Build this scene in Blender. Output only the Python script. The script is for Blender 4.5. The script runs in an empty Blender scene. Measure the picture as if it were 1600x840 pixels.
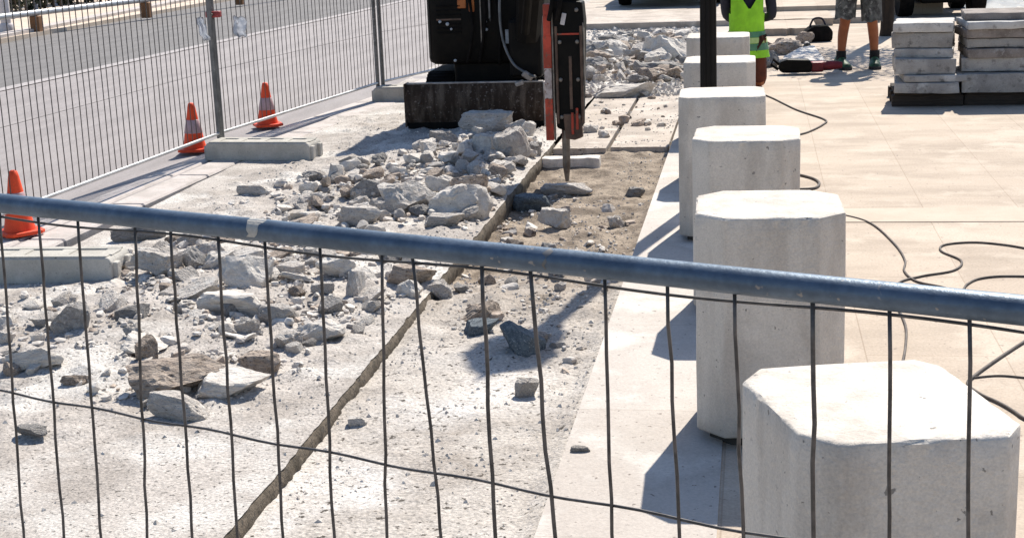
import bpy, bmesh, math, random
from mathutils import Vector, Matrix, noise
random.seed(7)
R = math.radians
sc = bpy.context.scene
C = sc.collection
# ------------------------------------------------------------------ camera
F, CH = 2300.0, 1.65
def cam_axes(vx=1180, vy=-150, roll=2.2):
    v = Vector(((vx-800)/F, (420-vy)/F, -1)); r = R(roll)
    u = Vector((-math.sin(r), math.cos(r), 0)); u.z = u.x*v.x+u.y*v.y
    v.normalize(); u.normalize()
    return Matrix((v.cross(u), v, u))
CM = cam_axes()
cd = bpy.data.cameras.new('camera'); cam = bpy.data.objects.new('camera', cd); C.objects.link(cam)
cd.sensor_width = 36; cd.lens = 36*F/1600; cd.clip_start = .05; cd.clip_end = 2000
cam.matrix_world = Matrix.Translation((0, 0, CH)) @ CM.to_4x4()
sc.camera = cam
def G(px, py, z=0.0):
    "place in the world (at height z) where the photograph's pixel looks"
    d = CM @ Vector(((px-800)/F, (420-py)/F, -1)); t = (z-CH)/d.z
    return Vector((d.x*t, d.y*t, z))
# ------------------------------------------------------------------ light
EL = 50.0; AZ = math.atan2(.23, 1.0)            # azimuth from +Y towards +X
w = bpy.data.worlds.new('World'); sc.world = w; w.use_nodes = True
nt = w.node_tree; bg = nt.nodes['Background']
sky = nt.nodes.new('ShaderNodeTexSky'); sky.sky_type = 'NISHITA'; sky.sun_disc = False
sky.sun_elevation = R(EL); sky.sun_rotation = AZ; sky.ozone_density = 3.2; sky.dust_density = .6
nt.links.new(sky.outputs[0], bg.inputs[0]); bg.inputs[1].default_value = .095
sd = bpy.data.lights.new('sun', 'SUN'); sd.energy = 4.6; sd.angle = R(.5); sd.color = (1, .935, .835)
so = bpy.data.objects.new('sun', sd); C.objects.link(so)
sdir = Vector((math.sin(AZ)*math.cos(R(EL)), math.cos(AZ)*math.cos(R(EL)), math.sin(R(EL))))
so.rotation_euler = sdir.to_track_quat('Z', 'Y').to_euler(); so.location = sdir*60
sc.view_settings.view_transform = 'Standard'; sc.view_settings.look = 'None'
sc.view_settings.gamma = 1; sc.view_settings.exposure = .66
sc.view_settings.use_curve_mapping = False

# ------------------------------------------------------------------ materials
def lin(c):
    if isinstance(c, (int, float)): c = (c, c, c)
    return (c[0], c[1], c[2], 1)
def mat(name, c1, c2=None, scale=3.0, detail=8, c3=None, s3=60, t3=.62, w3=.04, c4=None, s4=1.0, t4=.55, w4=.12,
        bump=0.0, bscale=40, rough=.85, metal=0.0, vary=0.0, stretch=None, fine=0.0, fscale=150, spec=.35, brick=None, rmin=.42, rmax=.6, bdist=.01, ygrad=None, zgrime=None):
    m = bpy.data.materials.new(name); m.use_nodes = True
    n = m.node_tree.nodes; L = m.node_tree.links.new
    b = n['Principled BSDF']; b.inputs['Roughness'].default_value = rough; b.inputs['Metallic'].default_value = metal
    b.inputs['Specular IOR Level'].default_value = spec
    tc = n.new('ShaderNodeTexCoord'); co = tc.outputs['Object']
    if vary:
        oi = n.new('ShaderNodeObjectInfo'); va = n.new('ShaderNodeVectorMath'); va.operation = 'ADD'
        sc_ = n.new('ShaderNodeMath'); sc_.operation = 'MULTIPLY'; sc_.inputs[1].default_value = 37
        L(oi.outputs['Random'], sc_.inputs[0]); L(co, va.inputs[0]); L(sc_.outputs[0], va.inputs[1]); co = va.outputs[0]
    if stretch:
        mp = n.new('ShaderNodeMapping'); mp.inputs['Scale'].default_value = stretch; L(co, mp.inputs[0]); cs = mp.outputs[0]
    else: cs = co
    def nz(s, d=8, c=None):
        t = n.new('ShaderNodeTexNoise'); t.inputs['Scale'].default_value = s; t.inputs['Detail'].default_value = d
        t.inputs['Roughness'].default_value = .62; L(c or co, t.inputs['Vector']); return t.outputs['Fac']
    def ramp(f, a, bb):
        r = n.new('ShaderNodeMapRange'); r.inputs['From Min'].default_value = a; r.inputs['From Max'].default_value = bb
        L(f, r.inputs['Value']); return r.outputs[0]
    def mix(f, A, B, mode='MIX'):
        x = n.new('ShaderNodeMix'); x.data_type = 'RGBA'; x.blend_type = mode
        if isinstance(f, float): x.inputs[0].default_value = f
        else: L(f, x.inputs[0])
        for i, v in ((6, A), (7, B)):
            if hasattr(v, 'node'): L(v, x.inputs[i])
            else: x.inputs[i].default_value = lin(v)
        return x.outputs[2]
    col = c1; hs = []
    if c2 is not None:
        col = mix(ramp(nz(scale, detail, cs), rmin, rmax), c1, c2)
    if c4 is not None:
        col = mix(ramp(nz(s4, 9), t4, t4+w4), col if not isinstance(col, tuple) else col, c4)
    if ygrad:      # a second kind of ground takes over along the strip, with a ragged border
        y0, y1, gcol, gcol2 = ygrad
        sx = n.new('ShaderNodeSeparateXYZ'); L(co, sx.inputs[0]); ad = n.new('ShaderNodeMath'); ad.operation = 'MULTIPLY_ADD'
        L(nz(1.6, 8), ad.inputs[0]); ad.inputs[1].default_value = 5.0; L(sx.outputs['Y'], ad.inputs[2])
        col = mix(ramp(ad.outputs[0], y0+2.5, y1+2.5), col, mix(ramp(nz(7, 8), .40, .62), gcol, gcol2))
    if c3 is not None:
        col = mix(ramp(nz(s3, 3), t3, t3+w3), col, c3)
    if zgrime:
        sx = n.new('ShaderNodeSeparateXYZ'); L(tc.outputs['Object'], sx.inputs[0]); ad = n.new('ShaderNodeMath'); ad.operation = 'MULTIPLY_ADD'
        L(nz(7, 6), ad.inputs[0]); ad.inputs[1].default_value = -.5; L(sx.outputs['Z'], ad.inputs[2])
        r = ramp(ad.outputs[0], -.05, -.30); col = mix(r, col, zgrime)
    if fine:
        f = ramp(nz(fscale, 2), .25, .75)
        g = n.new('ShaderNodeMapRange'); g.inputs['To Min'].default_value = 1-fine; g.inputs['To Max'].default_value = 1+fine
        L(f, g.inputs['Value']); cc = n.new('ShaderNodeCombineColor')
        for i in range(3): L(g.outputs[0], cc.inputs[i])
        col = mix(1.0, col, cc.outputs[0], 'MULTIPLY')
    if brick:
        bw, rh, ms, rot, off = brick
        mp = n.new('ShaderNodeMapping'); mp.inputs['Rotation'].default_value = (0, 0, rot); mp.inputs['Location'].default_value = off
        L(tc.outputs['Object'], mp.inputs[0])
        bt = n.new('ShaderNodeTexBrick'); bt.inputs['Scale'].default_value = 1; bt.inputs['Brick Width'].default_value = bw
        bt.inputs['Row Height'].default_value = rh; bt.inputs['Mortar Size'].default_value = ms; bt.inputs['Mortar Smooth'].default_value = .3
        bt.inputs['Color1'].default_value = (1, 1, 1, 1); bt.inputs['Color2'].default_value = (.90, .89, .88, 1); bt.inputs['Mortar'].default_value = (.77, .74, .71, 1)
        L(mp.outputs[0], bt.inputs['Vector']); col = mix(1.0, col, bt.outputs['Color'], 'MULTIPLY')
    if vary:
        g = n.new('ShaderNodeMapRange'); g.inputs['To Min'].default_value = 1-vary; g.inputs['To Max'].default_value = 1+vary
        L(oi.outputs['Random'], g.inputs['Value']); cc = n.new('ShaderNodeCombineColor')
        for i in range(3): L(g.outputs[0], cc.inputs[i])
        col = mix(1.0, col, cc.outputs[0], 'MULTIPLY')
    if hasattr(col, 'node'): L(col, b.inputs['Base Color'])
    else: b.inputs['Base Color'].default_value = lin(col)
    if bump:
        bp = n.new('ShaderNodeBump'); bp.inputs['Strength'].default_value = bump; bp.inputs['Distance'].default_value = bdist
        L(nz(bscale, 6), bp.inputs['Height']); L(bp.outputs[0], b.inputs['Normal'])
    return m
M = {}
M['pave'] = mat('limestone_paving', (.475, .392, .31), (.385, .315, .247), 1.1, c3=(.25, .20, .165), s3=30, t3=.65, w3=.05, c4=(.51, .43, .345), s4=2.6, t4=.50,
    stretch=(1, 2.5, 1), bump=.2, bscale=70, fine=.16, fscale=90, brick=(1.2, .5, .003, R(90), (0, .59, 0)))
M['pave_old'] = mat('worn_paving', (.47, .41, .35), (.34, .29, .245), 2.6, c3=(.13, .11, .09), s3=34, t3=.64, w3=.04, c4=(.56, .50, .44), s4=4, bump=.4, bscale=50, fine=.15)
M['concrete_ground'] = mat('dusty_concrete', (.45, .41, .37), (.33, .295, .262), 2.6, c3=(.10, .09, .08), s3=55, t3=.605, w3=.05, c4=(.55, .52, .48), s4=1.7, t4=.50,
    bump=.8, bscale=70, fine=.40, fscale=95)
M['soil'] = mat('excavated_soil', (.46, .42, .375), (.30, .262, .225), 3.2, ygrad=(5.3, 7.3, (.31, .25, .19), (.13, .098, .07)), c3=(.075, .062, .05), s3=36, t3=.615, w3=.04, c4=(.72, .69, .65), s4=1.6, t4=.47, w4=.20,
    bump=1.0, bscale=55, fine=.40, fscale=90)
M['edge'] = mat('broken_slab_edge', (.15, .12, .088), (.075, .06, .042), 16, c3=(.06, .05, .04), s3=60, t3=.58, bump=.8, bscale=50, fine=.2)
M['edge_band'] = mat('dusty_edge_paving', (.50, .455, .41), (.42, .375, .335), 2.2, c3=(.2, .17, .15), s3=40, t3=.66, w3=.04, c4=(.58, .545, .50), s4=2.2, t4=.5, bump=.3, bscale=60, fine=.13, fscale=120, brick=(1.05, 3.0, .003, R(90), (0, 2, 0)))
M['asphalt'] = mat('sun_bleached_asphalt', (.295, .268, .26), (.245, .222, .216), 1.2, c3=(.17, .155, .15), s3=70, t3=.64, w3=.06, stretch=(3, .5, 1), bump=.4, bscale=120, fine=.2, fscale=90, rough=.8)
M['asphalt_old'] = mat('older_asphalt', (.175, .165, .16), (.14, .132, .128), 1.6, c3=(.10, .10, .10), s3=60, t3=.64, stretch=(3, .5, 1), bump=.4, bscale=120, fine=.2, fscale=90)
M['paint_line'] = mat('worn_line_paint', (.42, .39, .38), (.31, .285, .28), 9, c3=(.33, .30, .29), s3=30, t3=.52, fine=.1)
M['kerb'] = mat('pale_kerb', (.50, .45, .42), (.40, .36, .33), 5, c3=(.2, .18, .16), s3=50, t3=.66, bump=.3, fine=.12)
M['sand'] = mat('sandy_ground', (.58, .48, .385), (.50, .41, .32), 2, fine=.12, fscale=40)
M['earth'] = mat('subsoil', (.25, .20, .16), (.18, .145, .115), 2, bump=.4)
def conc(name, c, d, k=1.0):
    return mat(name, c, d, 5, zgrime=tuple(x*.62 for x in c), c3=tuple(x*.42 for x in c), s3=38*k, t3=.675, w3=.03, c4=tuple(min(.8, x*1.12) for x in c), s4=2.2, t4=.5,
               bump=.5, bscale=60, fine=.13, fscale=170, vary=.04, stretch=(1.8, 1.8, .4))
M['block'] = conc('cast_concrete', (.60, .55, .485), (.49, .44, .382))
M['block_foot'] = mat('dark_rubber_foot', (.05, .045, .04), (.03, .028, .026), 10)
M['rock'] = mat('broken_concrete', (.56, .51, .46), (.41, .37, .33), 4, c3=(.14, .125, .11), s3=15, t3=.63, w3=.05, c4=(.66, .62, .57), s4=4, t4=.49,
    bump=1.0, bscale=9, fine=.22, fscale=34, vary=.16, bdist=.03)
M['rock_dark'] = mat('dark_grey_stone', (.33, .31, .29), (.22, .205, .19), 8, s3=13, t3=.6, bump=.9, bscale=9, bdist=.025, fine=.2, fscale=34, vary=.15, c3=(.42, .40, .38))
M['rock_brown'] = mat('brown_broken_stone', (.47, .39, .32), (.32, .255, .205), 7, c3=(.12, .095, .08), s3=14, t3=.6, bump=1.0, bscale=9, bdist=.025, fine=.2, fscale=34, vary=.15)
M['rock_pale'] = mat('pale_broken_slab', (.66, .615, .555), (.52, .475, .425), 4, c3=(.2, .18, .16), s3=15, t3=.66, bump=.8, bscale=9, fine=.16, fscale=34, bdist=.02, vary=.08)
M['rock_blue'] = mat('blue_grey_slab', (.125, .15, .165), (.07, .085, .098), 8, c3=(.32, .34, .35), s3=25, t3=.6, bump=.5, bscale=40, fine=.12)
M['rail'] = mat('blue_grey_galvanised_tube', (.11, .15, .20), (.075, .108, .15), 9, c3=(.26, .25, .24), s3=26, t3=.66, w3=.03, rough=.42, metal=.45, spec=.5, fine=.14, fscale=60, bump=.15, bscale=80, stretch=(1, 1, 1))
M['wire'] = mat('weathered_wire', (.07, .066, .064), (.13, .12, .115), 30, rough=.5, metal=.5)
M['wire_far'] = mat('galvanised_wire', (.075, .066, .062), (.12, .105, .10), 20, rough=.6, metal=.0)
M['galv'] = mat('galvanised_post', (.20, .195, .19), (.13, .128, .125), 12, rough=.5, metal=.6, c3=(.3, .29, .28), s3=30, t3=.66)
M['galv_pale'] = mat('pale_galvanised_rail', (.52, .52, .52), (.40, .40, .40), 8, rough=.45, metal=.5)
M['foot'] = mat('cast_foot_block', (.46, .435, .385), (.36, .34, .30), 6, c3=(.16, .16, .14), s3=60, t3=.66, c4=(.50, .475, .43), s4=3, bump=.4, bscale=60, fine=.12)
M['cone'] = mat('orange_cone_plastic', (.86, .085, .022), (.70, .06, .016), 5, rough=.6, fine=.12)
M['white_band'] = mat('reflective_white_band', (.50, .33, .33), (.38, .24, .25), 14, rough=.4)
M['black'] = mat('black_painted_steel', (.0035, .003, .0026), (.008, .0065, .005), 9, rough=.55, fine=.2, spec=.12)
M['black_matt'] = mat('black_rubber', (.006, .0055, .005), (.012, .010, .009), 14, rough=.85, bump=.3, spec=.1)
M['blade'] = mat('worn_blade_steel', (.040, .026, .018), (.135, .10, .074), 7, c3=(.19, .155, .13), s3=45, t3=.6, w3=.08, rough=.75, metal=0, spec=.12, stretch=(3, 1, .6), fine=.3, rmin=.45, rmax=.7)
M['bladeedge'] = mat('polished_blade_edge', (.40, .37, .35), (.25, .22, .2), 12, rough=.5, metal=.4)
M['orange'] = mat('orange_machine_paint', (.42, .13, .03), (.30, .08, .02), 8, rough=.5)
M['red'] = mat('red_machine_paint', (.46, .05, .026), (.30, .045, .022), 9, c3=(.16, .09, .06), s3=24, t3=.58, w3=.06, c4=(.56, .07, .035), s4=7, t4=.5, rough=.5)
M['pale'] = mat('scuffed_white_paint', (.52, .45, .42), (.28, .21, .18), 14, c3=(.2, .1, .07), s3=30, t3=.6, rough=.6)
M['steel'] = mat('worn_steel', (.22, .20, .18), (.13, .11, .095), 14, rough=.45, metal=.6)
M['rust'] = mat('rusty_steel', (.16, .10, .07), (.09, .06, .045), 14, rough=.7, metal=.2)
M['plate'] = mat('pale_plate', (.50, .53, .56), (.34, .37, .40), 30, rough=.5)
M['lamp'] = mat('dark_bronze_post_paint', (.007, .006, .005), (.011, .009, .008), 10, rough=.55, spec=.15)
M['glass'] = mat('frosted_lantern_glass', (.5, .5, .48), (.45, .45, .43), 5, rough=.3)
M['cable'] = mat('dusty_black_cable', (.075, .062, .055), (.13, .11, .095), 12, rough=.7)
M['skin'] = mat('sun_tanned_skin', (.36, .115, .042), (.30, .09, .034), 9, rough=.55)
M['hair'] = mat('dark_hair', (.02, .014, .01), (.03, .02, .015), 40)
M['vest'] = mat('hi_vis_green_fabric', (.36, .78, .035), (.27, .62, .03), 7, rough=.8, bump=.3, bscale=25)
M['strap'] = mat('reflective_tape', (.10, .27, .14), (.08, .20, .11), 20, rough=.4)
M['strap_pale'] = mat('pale_reflective_tape', (.50, .66, .25), (.42, .56, .2), 20, rough=.4)
M['navy'] = mat('navy_cotton', (.014, .015, .028), (.022, .022, .038), 12, bump=.3, bscale=25)
M['trouser'] = mat('rust_brown_trousers', (.13, .035, .018), (.085, .025, .014), 12, bump=.3, bscale=25)
M['shorts'] = mat('mottled_grey_shorts', (.13, .13, .12), (.045, .042, .04), 14, c3=(.24, .23, .21), s3=22, t3=.58, bump=.4, bscale=25)
M['shirt'] = mat('grey_tee_fabric', (.2, .2, .21), (.16, .16, .17), 9, bump=.3)
M['sock'] = mat('black_sock', (.012, .011, .011), (.02, .02, .02), 20)
M['shoe'] = mat('dark_green_shoe', (.04, .115, .04), (.018, .04, .022), 22, rough=.6)
M['sole'] = mat('dark_sole', (.02, .02, .02), (.05, .045, .04), 20)
M['tool_red'] = mat('dark_red_tool_case', (.24, .022, .026), (.14, .014, .018), 12, rough=.5)
M['timber'] = mat('shade_darkened_timber', (.045, .034, .026), (.028, .021, .016), 8, stretch=(1, 12, 12), bump=.3)  # timber coloured near black to read as the shadow under the stacks
M['post_wood'] = mat('brown_timber_post', (.24, .12, .055), (.15, .07, .035), 10, stretch=(8, 8, 1))
M['olive'] = mat('olive_kerb_strip', (.20, .15, .07), (.14, .105, .05), 6)
M['hedge'] = mat('hedge_leaf', (.07, .075, .05), (.045, .055, .035), 4, rough=.7, vary=.1)
M['twig'] = mat('hedge_stem', (.10, .075, .055), (.07, .05, .04), 9)
M['trunk'] = mat('dark_bark', (.035, .024, .016), (.02, .014, .010), 10, stretch=(3, 3, .6), bump=.6, bscale=30)
M['leaf'] = mat('tree_leaf', (.06, .10, .03), (.04, .075, .022), 5, rough=.6, vary=.0)
M['whitepost'] = mat('white_post_paint', (.60, .56, .55), (.52, .48, .48), 8)
M['bluepost'] = mat('pale_blue_post_paint', (.50, .53, .64), (.44, .47, .58), 8)
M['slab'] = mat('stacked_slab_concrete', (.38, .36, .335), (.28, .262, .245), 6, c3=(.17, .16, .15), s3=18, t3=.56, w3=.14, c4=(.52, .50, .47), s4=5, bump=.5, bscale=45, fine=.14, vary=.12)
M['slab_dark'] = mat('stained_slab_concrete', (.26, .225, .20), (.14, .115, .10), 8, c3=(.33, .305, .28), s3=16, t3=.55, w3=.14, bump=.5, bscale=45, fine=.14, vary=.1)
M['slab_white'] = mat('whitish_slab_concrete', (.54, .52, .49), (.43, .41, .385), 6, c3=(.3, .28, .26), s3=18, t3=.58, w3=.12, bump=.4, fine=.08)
M['carpaint'] = mat('black_car_paint', (.005, .005, .005), (.007, .007, .007), 3, rough=.3, spec=.25)
M['carglass'] = mat('dark_car_glass', (.02, .022, .025), None, rough=.08, spec=.6)
M['lampred'] = mat('red_tail_lamp', (.35, .02, .02), (.25, .015, .015), 20, rough=.25)
M['headglass'] = mat('headlamp_glass', (.6, .62, .64), (.5, .5, .52), 20, rough=.15)
M['sheet'] = mat('painted_blue_grey_shade', (.12, .145, .17), (.07, .085, .105), 7, c3=(.26, .25, .22), s3=12, t3=.6, rough=.6, bump=.5, bscale=12)  # bluish shade of the far ground put into the colour
M['paper'] = mat('white_paper', (.68, .70, .74), (.58, .60, .64), 14)
M['clip'] = mat('red_clip_paint', (.40, .06, .06), (.25, .04, .04), 20, rough=.5)

# ------------------------------------------------------------------ helpers
def obj(name, bm, m, parent=None, smooth=None):
    me = bpy.data.meshes.new(name)
    if isinstance(bm, bmesh.types.BMesh):
        bmesh.ops.recalc_face_normals(bm, faces=bm.faces[:]); bm.to_mesh(me); bm.free()
    else: me = bm
    if smooth is not None:
        me.shade_smooth()
        if smooth < 180: me.set_sharp_from_angle(angle=R(smooth))
    me.materials.clear(); me.materials.append(m if not isinstance(m, str) else M[m])
    o = bpy.data.objects.new(name, me); C.objects.link(o)
    if parent: o.parent = parent
    return o
def tag(o, label, cat, group=None, kind=None):
    o['label'] = label; o['category'] = cat
    if group: o['group'] = group
    if kind: o['kind'] = kind
    return o
def thing(name, label, cat, loc=(0, 0, 0), rz=0, group=None):
    o = bpy.data.objects.new(name, None); C.objects.link(o); o.empty_display_size = .1
    o.location = loc; o.rotation_euler = (0, 0, rz)
    return tag(o, label, cat, group)
def struct(name, bm, m, smooth=None):
    o = obj(name, bm, m, None, smooth); o['kind'] = 'structure'; return o
def dup(src, label=None, loc=None, rz=None, group=None):
    r = src.copy(); C.objects.link(r)
    for ch in src.children:
        c = ch.copy(); C.objects.link(c); c.parent = r
        for g in ch.children:
            d = g.copy(); C.objects.link(d); d.parent = c
    if loc is not None: r.location = loc
    if rz is not None: r.rotation_euler = (0, 0, rz)
    if label: r['label'] = label
    if group: r['group'] = group
    return r
def box(bm, c, s, bev=0.0, rot=None, seg=2):
    g = bmesh.ops.create_cube(bm, size=1); vs = g['verts']
    mx = Matrix.Translation(c) @ (rot.to_4x4() if rot else Matrix()) @ Matrix.Diagonal((s[0], s[1], s[2], 1))
    bmesh.ops.transform(bm, matrix=mx, verts=vs)
    if bev:
        es = list({e for v in vs for e in v.link_edges})
        bmesh.ops.bevel(bm, geom=es, offset=bev, segments=seg, affect='EDGES', profile=.5)
def BX(c, s, bev=0.0, rot=None):
    bm = bmesh.new(); box(bm, c, s, bev, rot); return bm
def tube(bm, pts, r, seg=8, cap=True, closed=False):
    pts = [Vector(p) for p in pts]; rings = []; n = len(pts); up = None
    for i, p in enumerate(pts):
        t = ((pts[min(i+1, n-1)]-pts[max(i-1, 0)]) if not closed else (pts[(i+1) % n]-pts[i-1])).normalized()
        if up is None: up = Vector((0, 0, 1)) if abs(t.z) < .9 else Vector((1, 0, 0))
        a = t.cross(up); a.normalize(); up = a.cross(t).normalized()
        rr = r[i] if isinstance(r, (list, tuple)) else r
        rings.append([bm.verts.new(p+(a*math.cos(2*math.pi*k/seg)+up*math.sin(2*math.pi*k/seg))*rr) for k in range(seg)])
    for i in range(n if closed else n-1):
        A, B = rings[i], rings[(i+1) % n]
        for k in range(seg): bm.faces.new((A[k], A[(k+1) % seg], B[(k+1) % seg], B[k]))
    if cap and not closed: bm.faces.new(rings[0]); bm.faces.new(rings[-1][::-1])
def TB(pts, r, seg=8):
    bm = bmesh.new(); tube(bm, pts, r, seg); return bm
def lathe(bm, prof, seg=16, c=(0, 0, 0)):
    rings = [[bm.verts.new((c[0]+r*math.cos(2*math.pi*k/seg), c[1]+r*math.sin(2*math.pi*k/seg), c[2]+z)) for k in range(seg)] for r, z in prof]
    for A, B in zip(rings, rings[1:]):
        for k in range(seg): bm.faces.new((A[k], A[(k+1) % seg], B[(k+1) % seg], B[k]))
    bm.faces.new(rings[0][::-1]); bm.faces.new(rings[-1])
def LT(prof, seg=16, c=(0, 0, 0)):
    bm = bmesh.new(); lathe(bm, prof, seg, c); return bm
def prism(poly, z0, z1, bev=0.0, axis='Z'):
    bm = bmesh.new()
    def P3(p, z): return (p[0], p[1], z) if axis == 'Z' else ((z, p[0], p[1]) if axis == 'X' else (p[0], z, p[1]))
    a = [bm.verts.new(P3(p, z0)) for p in poly]; b = [bm.verts.new(P3(p, z1)) for p in poly]
    bm.faces.new(a[::-1]); bm.faces.new(b); n = len(poly)
    for i in range(n): bm.faces.new((a[i], a[(i+1) % n], b[(i+1) % n], b[i]))
    if bev: bmesh.ops.bevel(bm, geom=bm.edges[:], offset=bev, segments=2, affect='EDGES', profile=.5)
    return bm
def smooth_path(pts, k=6):
    pts = [Vector(p) for p in pts]; out = []
    for i in range(len(pts)-1):
        p0, p1, p2, p3 = pts[max(i-1, 0)], pts[i], pts[i+1], pts[min(i+2, len(pts)-1)]
        for j in range(k):
            t = j/k
            out.append(.5*((2*p1)+(p2-p0)*t+(2*p0-5*p1+4*p2-p3)*t*t+(3*p1-p0-3*p2+p3)*t**3))
    out.append(pts[-1]); return out
def fn(x, y, s, z=0.0): return noise.noise(Vector((x*s, y*s, z)))
def fbm(x, y, s, o=4, z=0.0): return noise.fractal(Vector((x*s, y*s, z)), .9, 2.1, o)
def sstep(a, b, x):
    t = max(0, min(1, (x-a)/(b-a))); return t*t*(3-2*t)
def skin(name, verts, edges, rad, m, parent=None, sub=1, root=0):
    me = bpy.data.meshes.new(name); me.from_pydata([tuple(v) for v in verts], edges, [])
    o = bpy.data.objects.new(name, me); C.objects.link(o)
    md = o.modifiers.new('s', 'SKIN'); md.use_smooth_shade = True
    sv = me.skin_vertices[0].data
    for i, r in enumerate(rad):
        sv[i].radius = (r, r) if isinstance(r, (int, float)) else r
        sv[i].use_root = (i == root)
    md2 = o.modifiers.new('u', 'SUBSURF'); md2.levels = sub; md2.render_levels = sub
    dg = bpy.context.evaluated_depsgraph_get()
    nm = bpy.data.meshes.new_from_object(o.evaluated_get(dg))
    bpy.data.objects.remove(o); nm.name = name
    for p in nm.polygons: p.use_smooth = True
    nm.materials.clear(); nm.materials.append(M[m])
    r = bpy.data.objects.new(name, nm); C.objects.link(r)
    if parent: r.parent = parent
    return r

# ------------------------------------------------------------------ ground
XS, XP = -1.45, -.59          # step edge / pavement edge
Y1 = 10.38                    # the dug strip ends here
def mound(x, y):
    h = 0
    for cx, cy, rx, ry, a in ((-2.0, 9.5, .75, 1.2, .08), (-1.9, 10.6, .6, .6, .06), (-2.4, 6.3, .75, 1.2, .07), (-2.7, 5.4, .6, .5, .05), (-1.75, 8.3, .35, .9, .05)):
        d = ((x-cx)/rx)**2+((y-cy)/ry)**2
        h += a*math.exp(-d*1.4)
    return h
def hL(x, y):
    "height of the broken walk left of the step"
    if y > 13.4: return fn(x, y, 2)*.004
    a = sstep(13.3, 11.8, y)*sstep(-3.75, -3.1, x)*sstep(4.0, 5.0, y+1.0*(x+1.45)*-.3)
    m = mound(x, y)
    ed = sstep(-1.45, -1.60, x)
    r = fbm(x, y, 3.0, 5)*.010+max(0, fbm(x, y, 9, 4, 5.0))*.022
    return fn(x, y, 1.3)*.006+m*(.3+.7*ed)+r*a*1.5*(.4+.6*ed)
def hT(x, y):
    "floor of the dug strip"
    e = sstep(XP, XP-.08, x)
    deep = sstep(6.4, 7.2, y)*sstep(10.2, 9.4, y)*.045
    near = sstep(5.2, 4.2, y)
    rgh = sstep(5.0, 6.2, y)
    return -.046-deep-.004*near+fbm(x, y, 2.6, 5)*(.010+.016*rgh)+max(0, fbm(x, y, 5, 4, 8))*.02*rgh+max(0, fbm(x, y, 8, 4, 3.0))*.018*(1-.6*near)+(1-e)*.02
def grid(x0, x1, y0, y1, st, f, edge=None):
    nx = max(2, int(round((x1-x0)/st))); ny = int(round((y1-y0)/st)); vs = []; fs = []
    for j in range(ny+1):
        for i in range(nx+1):
            x = x0+(x1-x0)*i/nx; y = y0+(y1-y0)*j/ny
            xx = x+(edge(y) if edge and i == nx else 0)
            vs.append((xx, y, f(x, y)))
    for j in range(ny):
        for i in range(nx):
            a = j*(nx+1)+i; fs.append((a, a+1, a+nx+2, a+nx+1))
    me = bpy.data.meshes.new('g'); me.from_pydata(vs, [], fs); me.update()
    return me, nx, ny
g0 = bmesh.new(); box(g0, (0, 150, -.7), (700, 700, .9)); struct('ground', g0, 'earth')
ejit = lambda y: fn(y, 1, 3)*.008+fn(y, 2, 17)*.004+fn(y, 6, 60)*.003
me, nx, ny = grid(-3.62, XS, 1.5, 13.4, .024, hL, ejit)
struct('old_walkway', me, 'concrete_ground', 180)
# broken face of the step
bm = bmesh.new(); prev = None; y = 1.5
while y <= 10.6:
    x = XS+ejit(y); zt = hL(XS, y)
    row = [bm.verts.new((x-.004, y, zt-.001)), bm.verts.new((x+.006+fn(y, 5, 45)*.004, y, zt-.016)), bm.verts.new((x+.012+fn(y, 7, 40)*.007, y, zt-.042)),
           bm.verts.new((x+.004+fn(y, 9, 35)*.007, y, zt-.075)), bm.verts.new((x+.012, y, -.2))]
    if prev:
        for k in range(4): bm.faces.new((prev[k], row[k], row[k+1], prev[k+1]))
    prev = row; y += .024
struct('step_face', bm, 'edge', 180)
me, nx, ny = grid(XS-.06, XP+.01, 1.5, Y1+.05, .02, hT)
struct('dug_strip', me, 'soil', 180)
# old slabs left standing beyond the dug strip (a joint runs between two rows)
sj = lambda v: fn(v, 3, 5)*.02
for x0, x1, y0 in ((-1.43, -1.05, Y1), (-1.02, XP-.02, Y1+.03)):
    bm = bmesh.new(); n = 14
    pl = [(x0+(x1-x0)*i/n, y0+fn(x0+i*.7, 3, 1.3)*.022) for i in range(n+1)]+[(x1, 13.4), (x0, 13.4)]
    bm = prism(pl, -.16, -.002, .004)
    struct('old_slab_paving', bm, 'pave_old')
bm = BX((-1.0, 11.9, -.12), (.9, 3.0, .15)); struct('slab_bed', bm, 'edge')
# pavement right
bm = BX((19.705, 34, -.10), (40.59, 72, .2), .0); struct('pavement', bm, 'pave')
struct('edge_paving', BX((-.345, 34, .0), (.49, 72, .008), .0), 'edge_band')
bm = BX((1.9, 7.96, .002), (3.1, .36, .004)); struct('paving_band', bm, mat('smooth_paving_band', (.505, .42, .335), (.45, .37, .29), 3, c3=(.3, .25, .2), s3=25, t3=.7, fine=.08))
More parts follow.
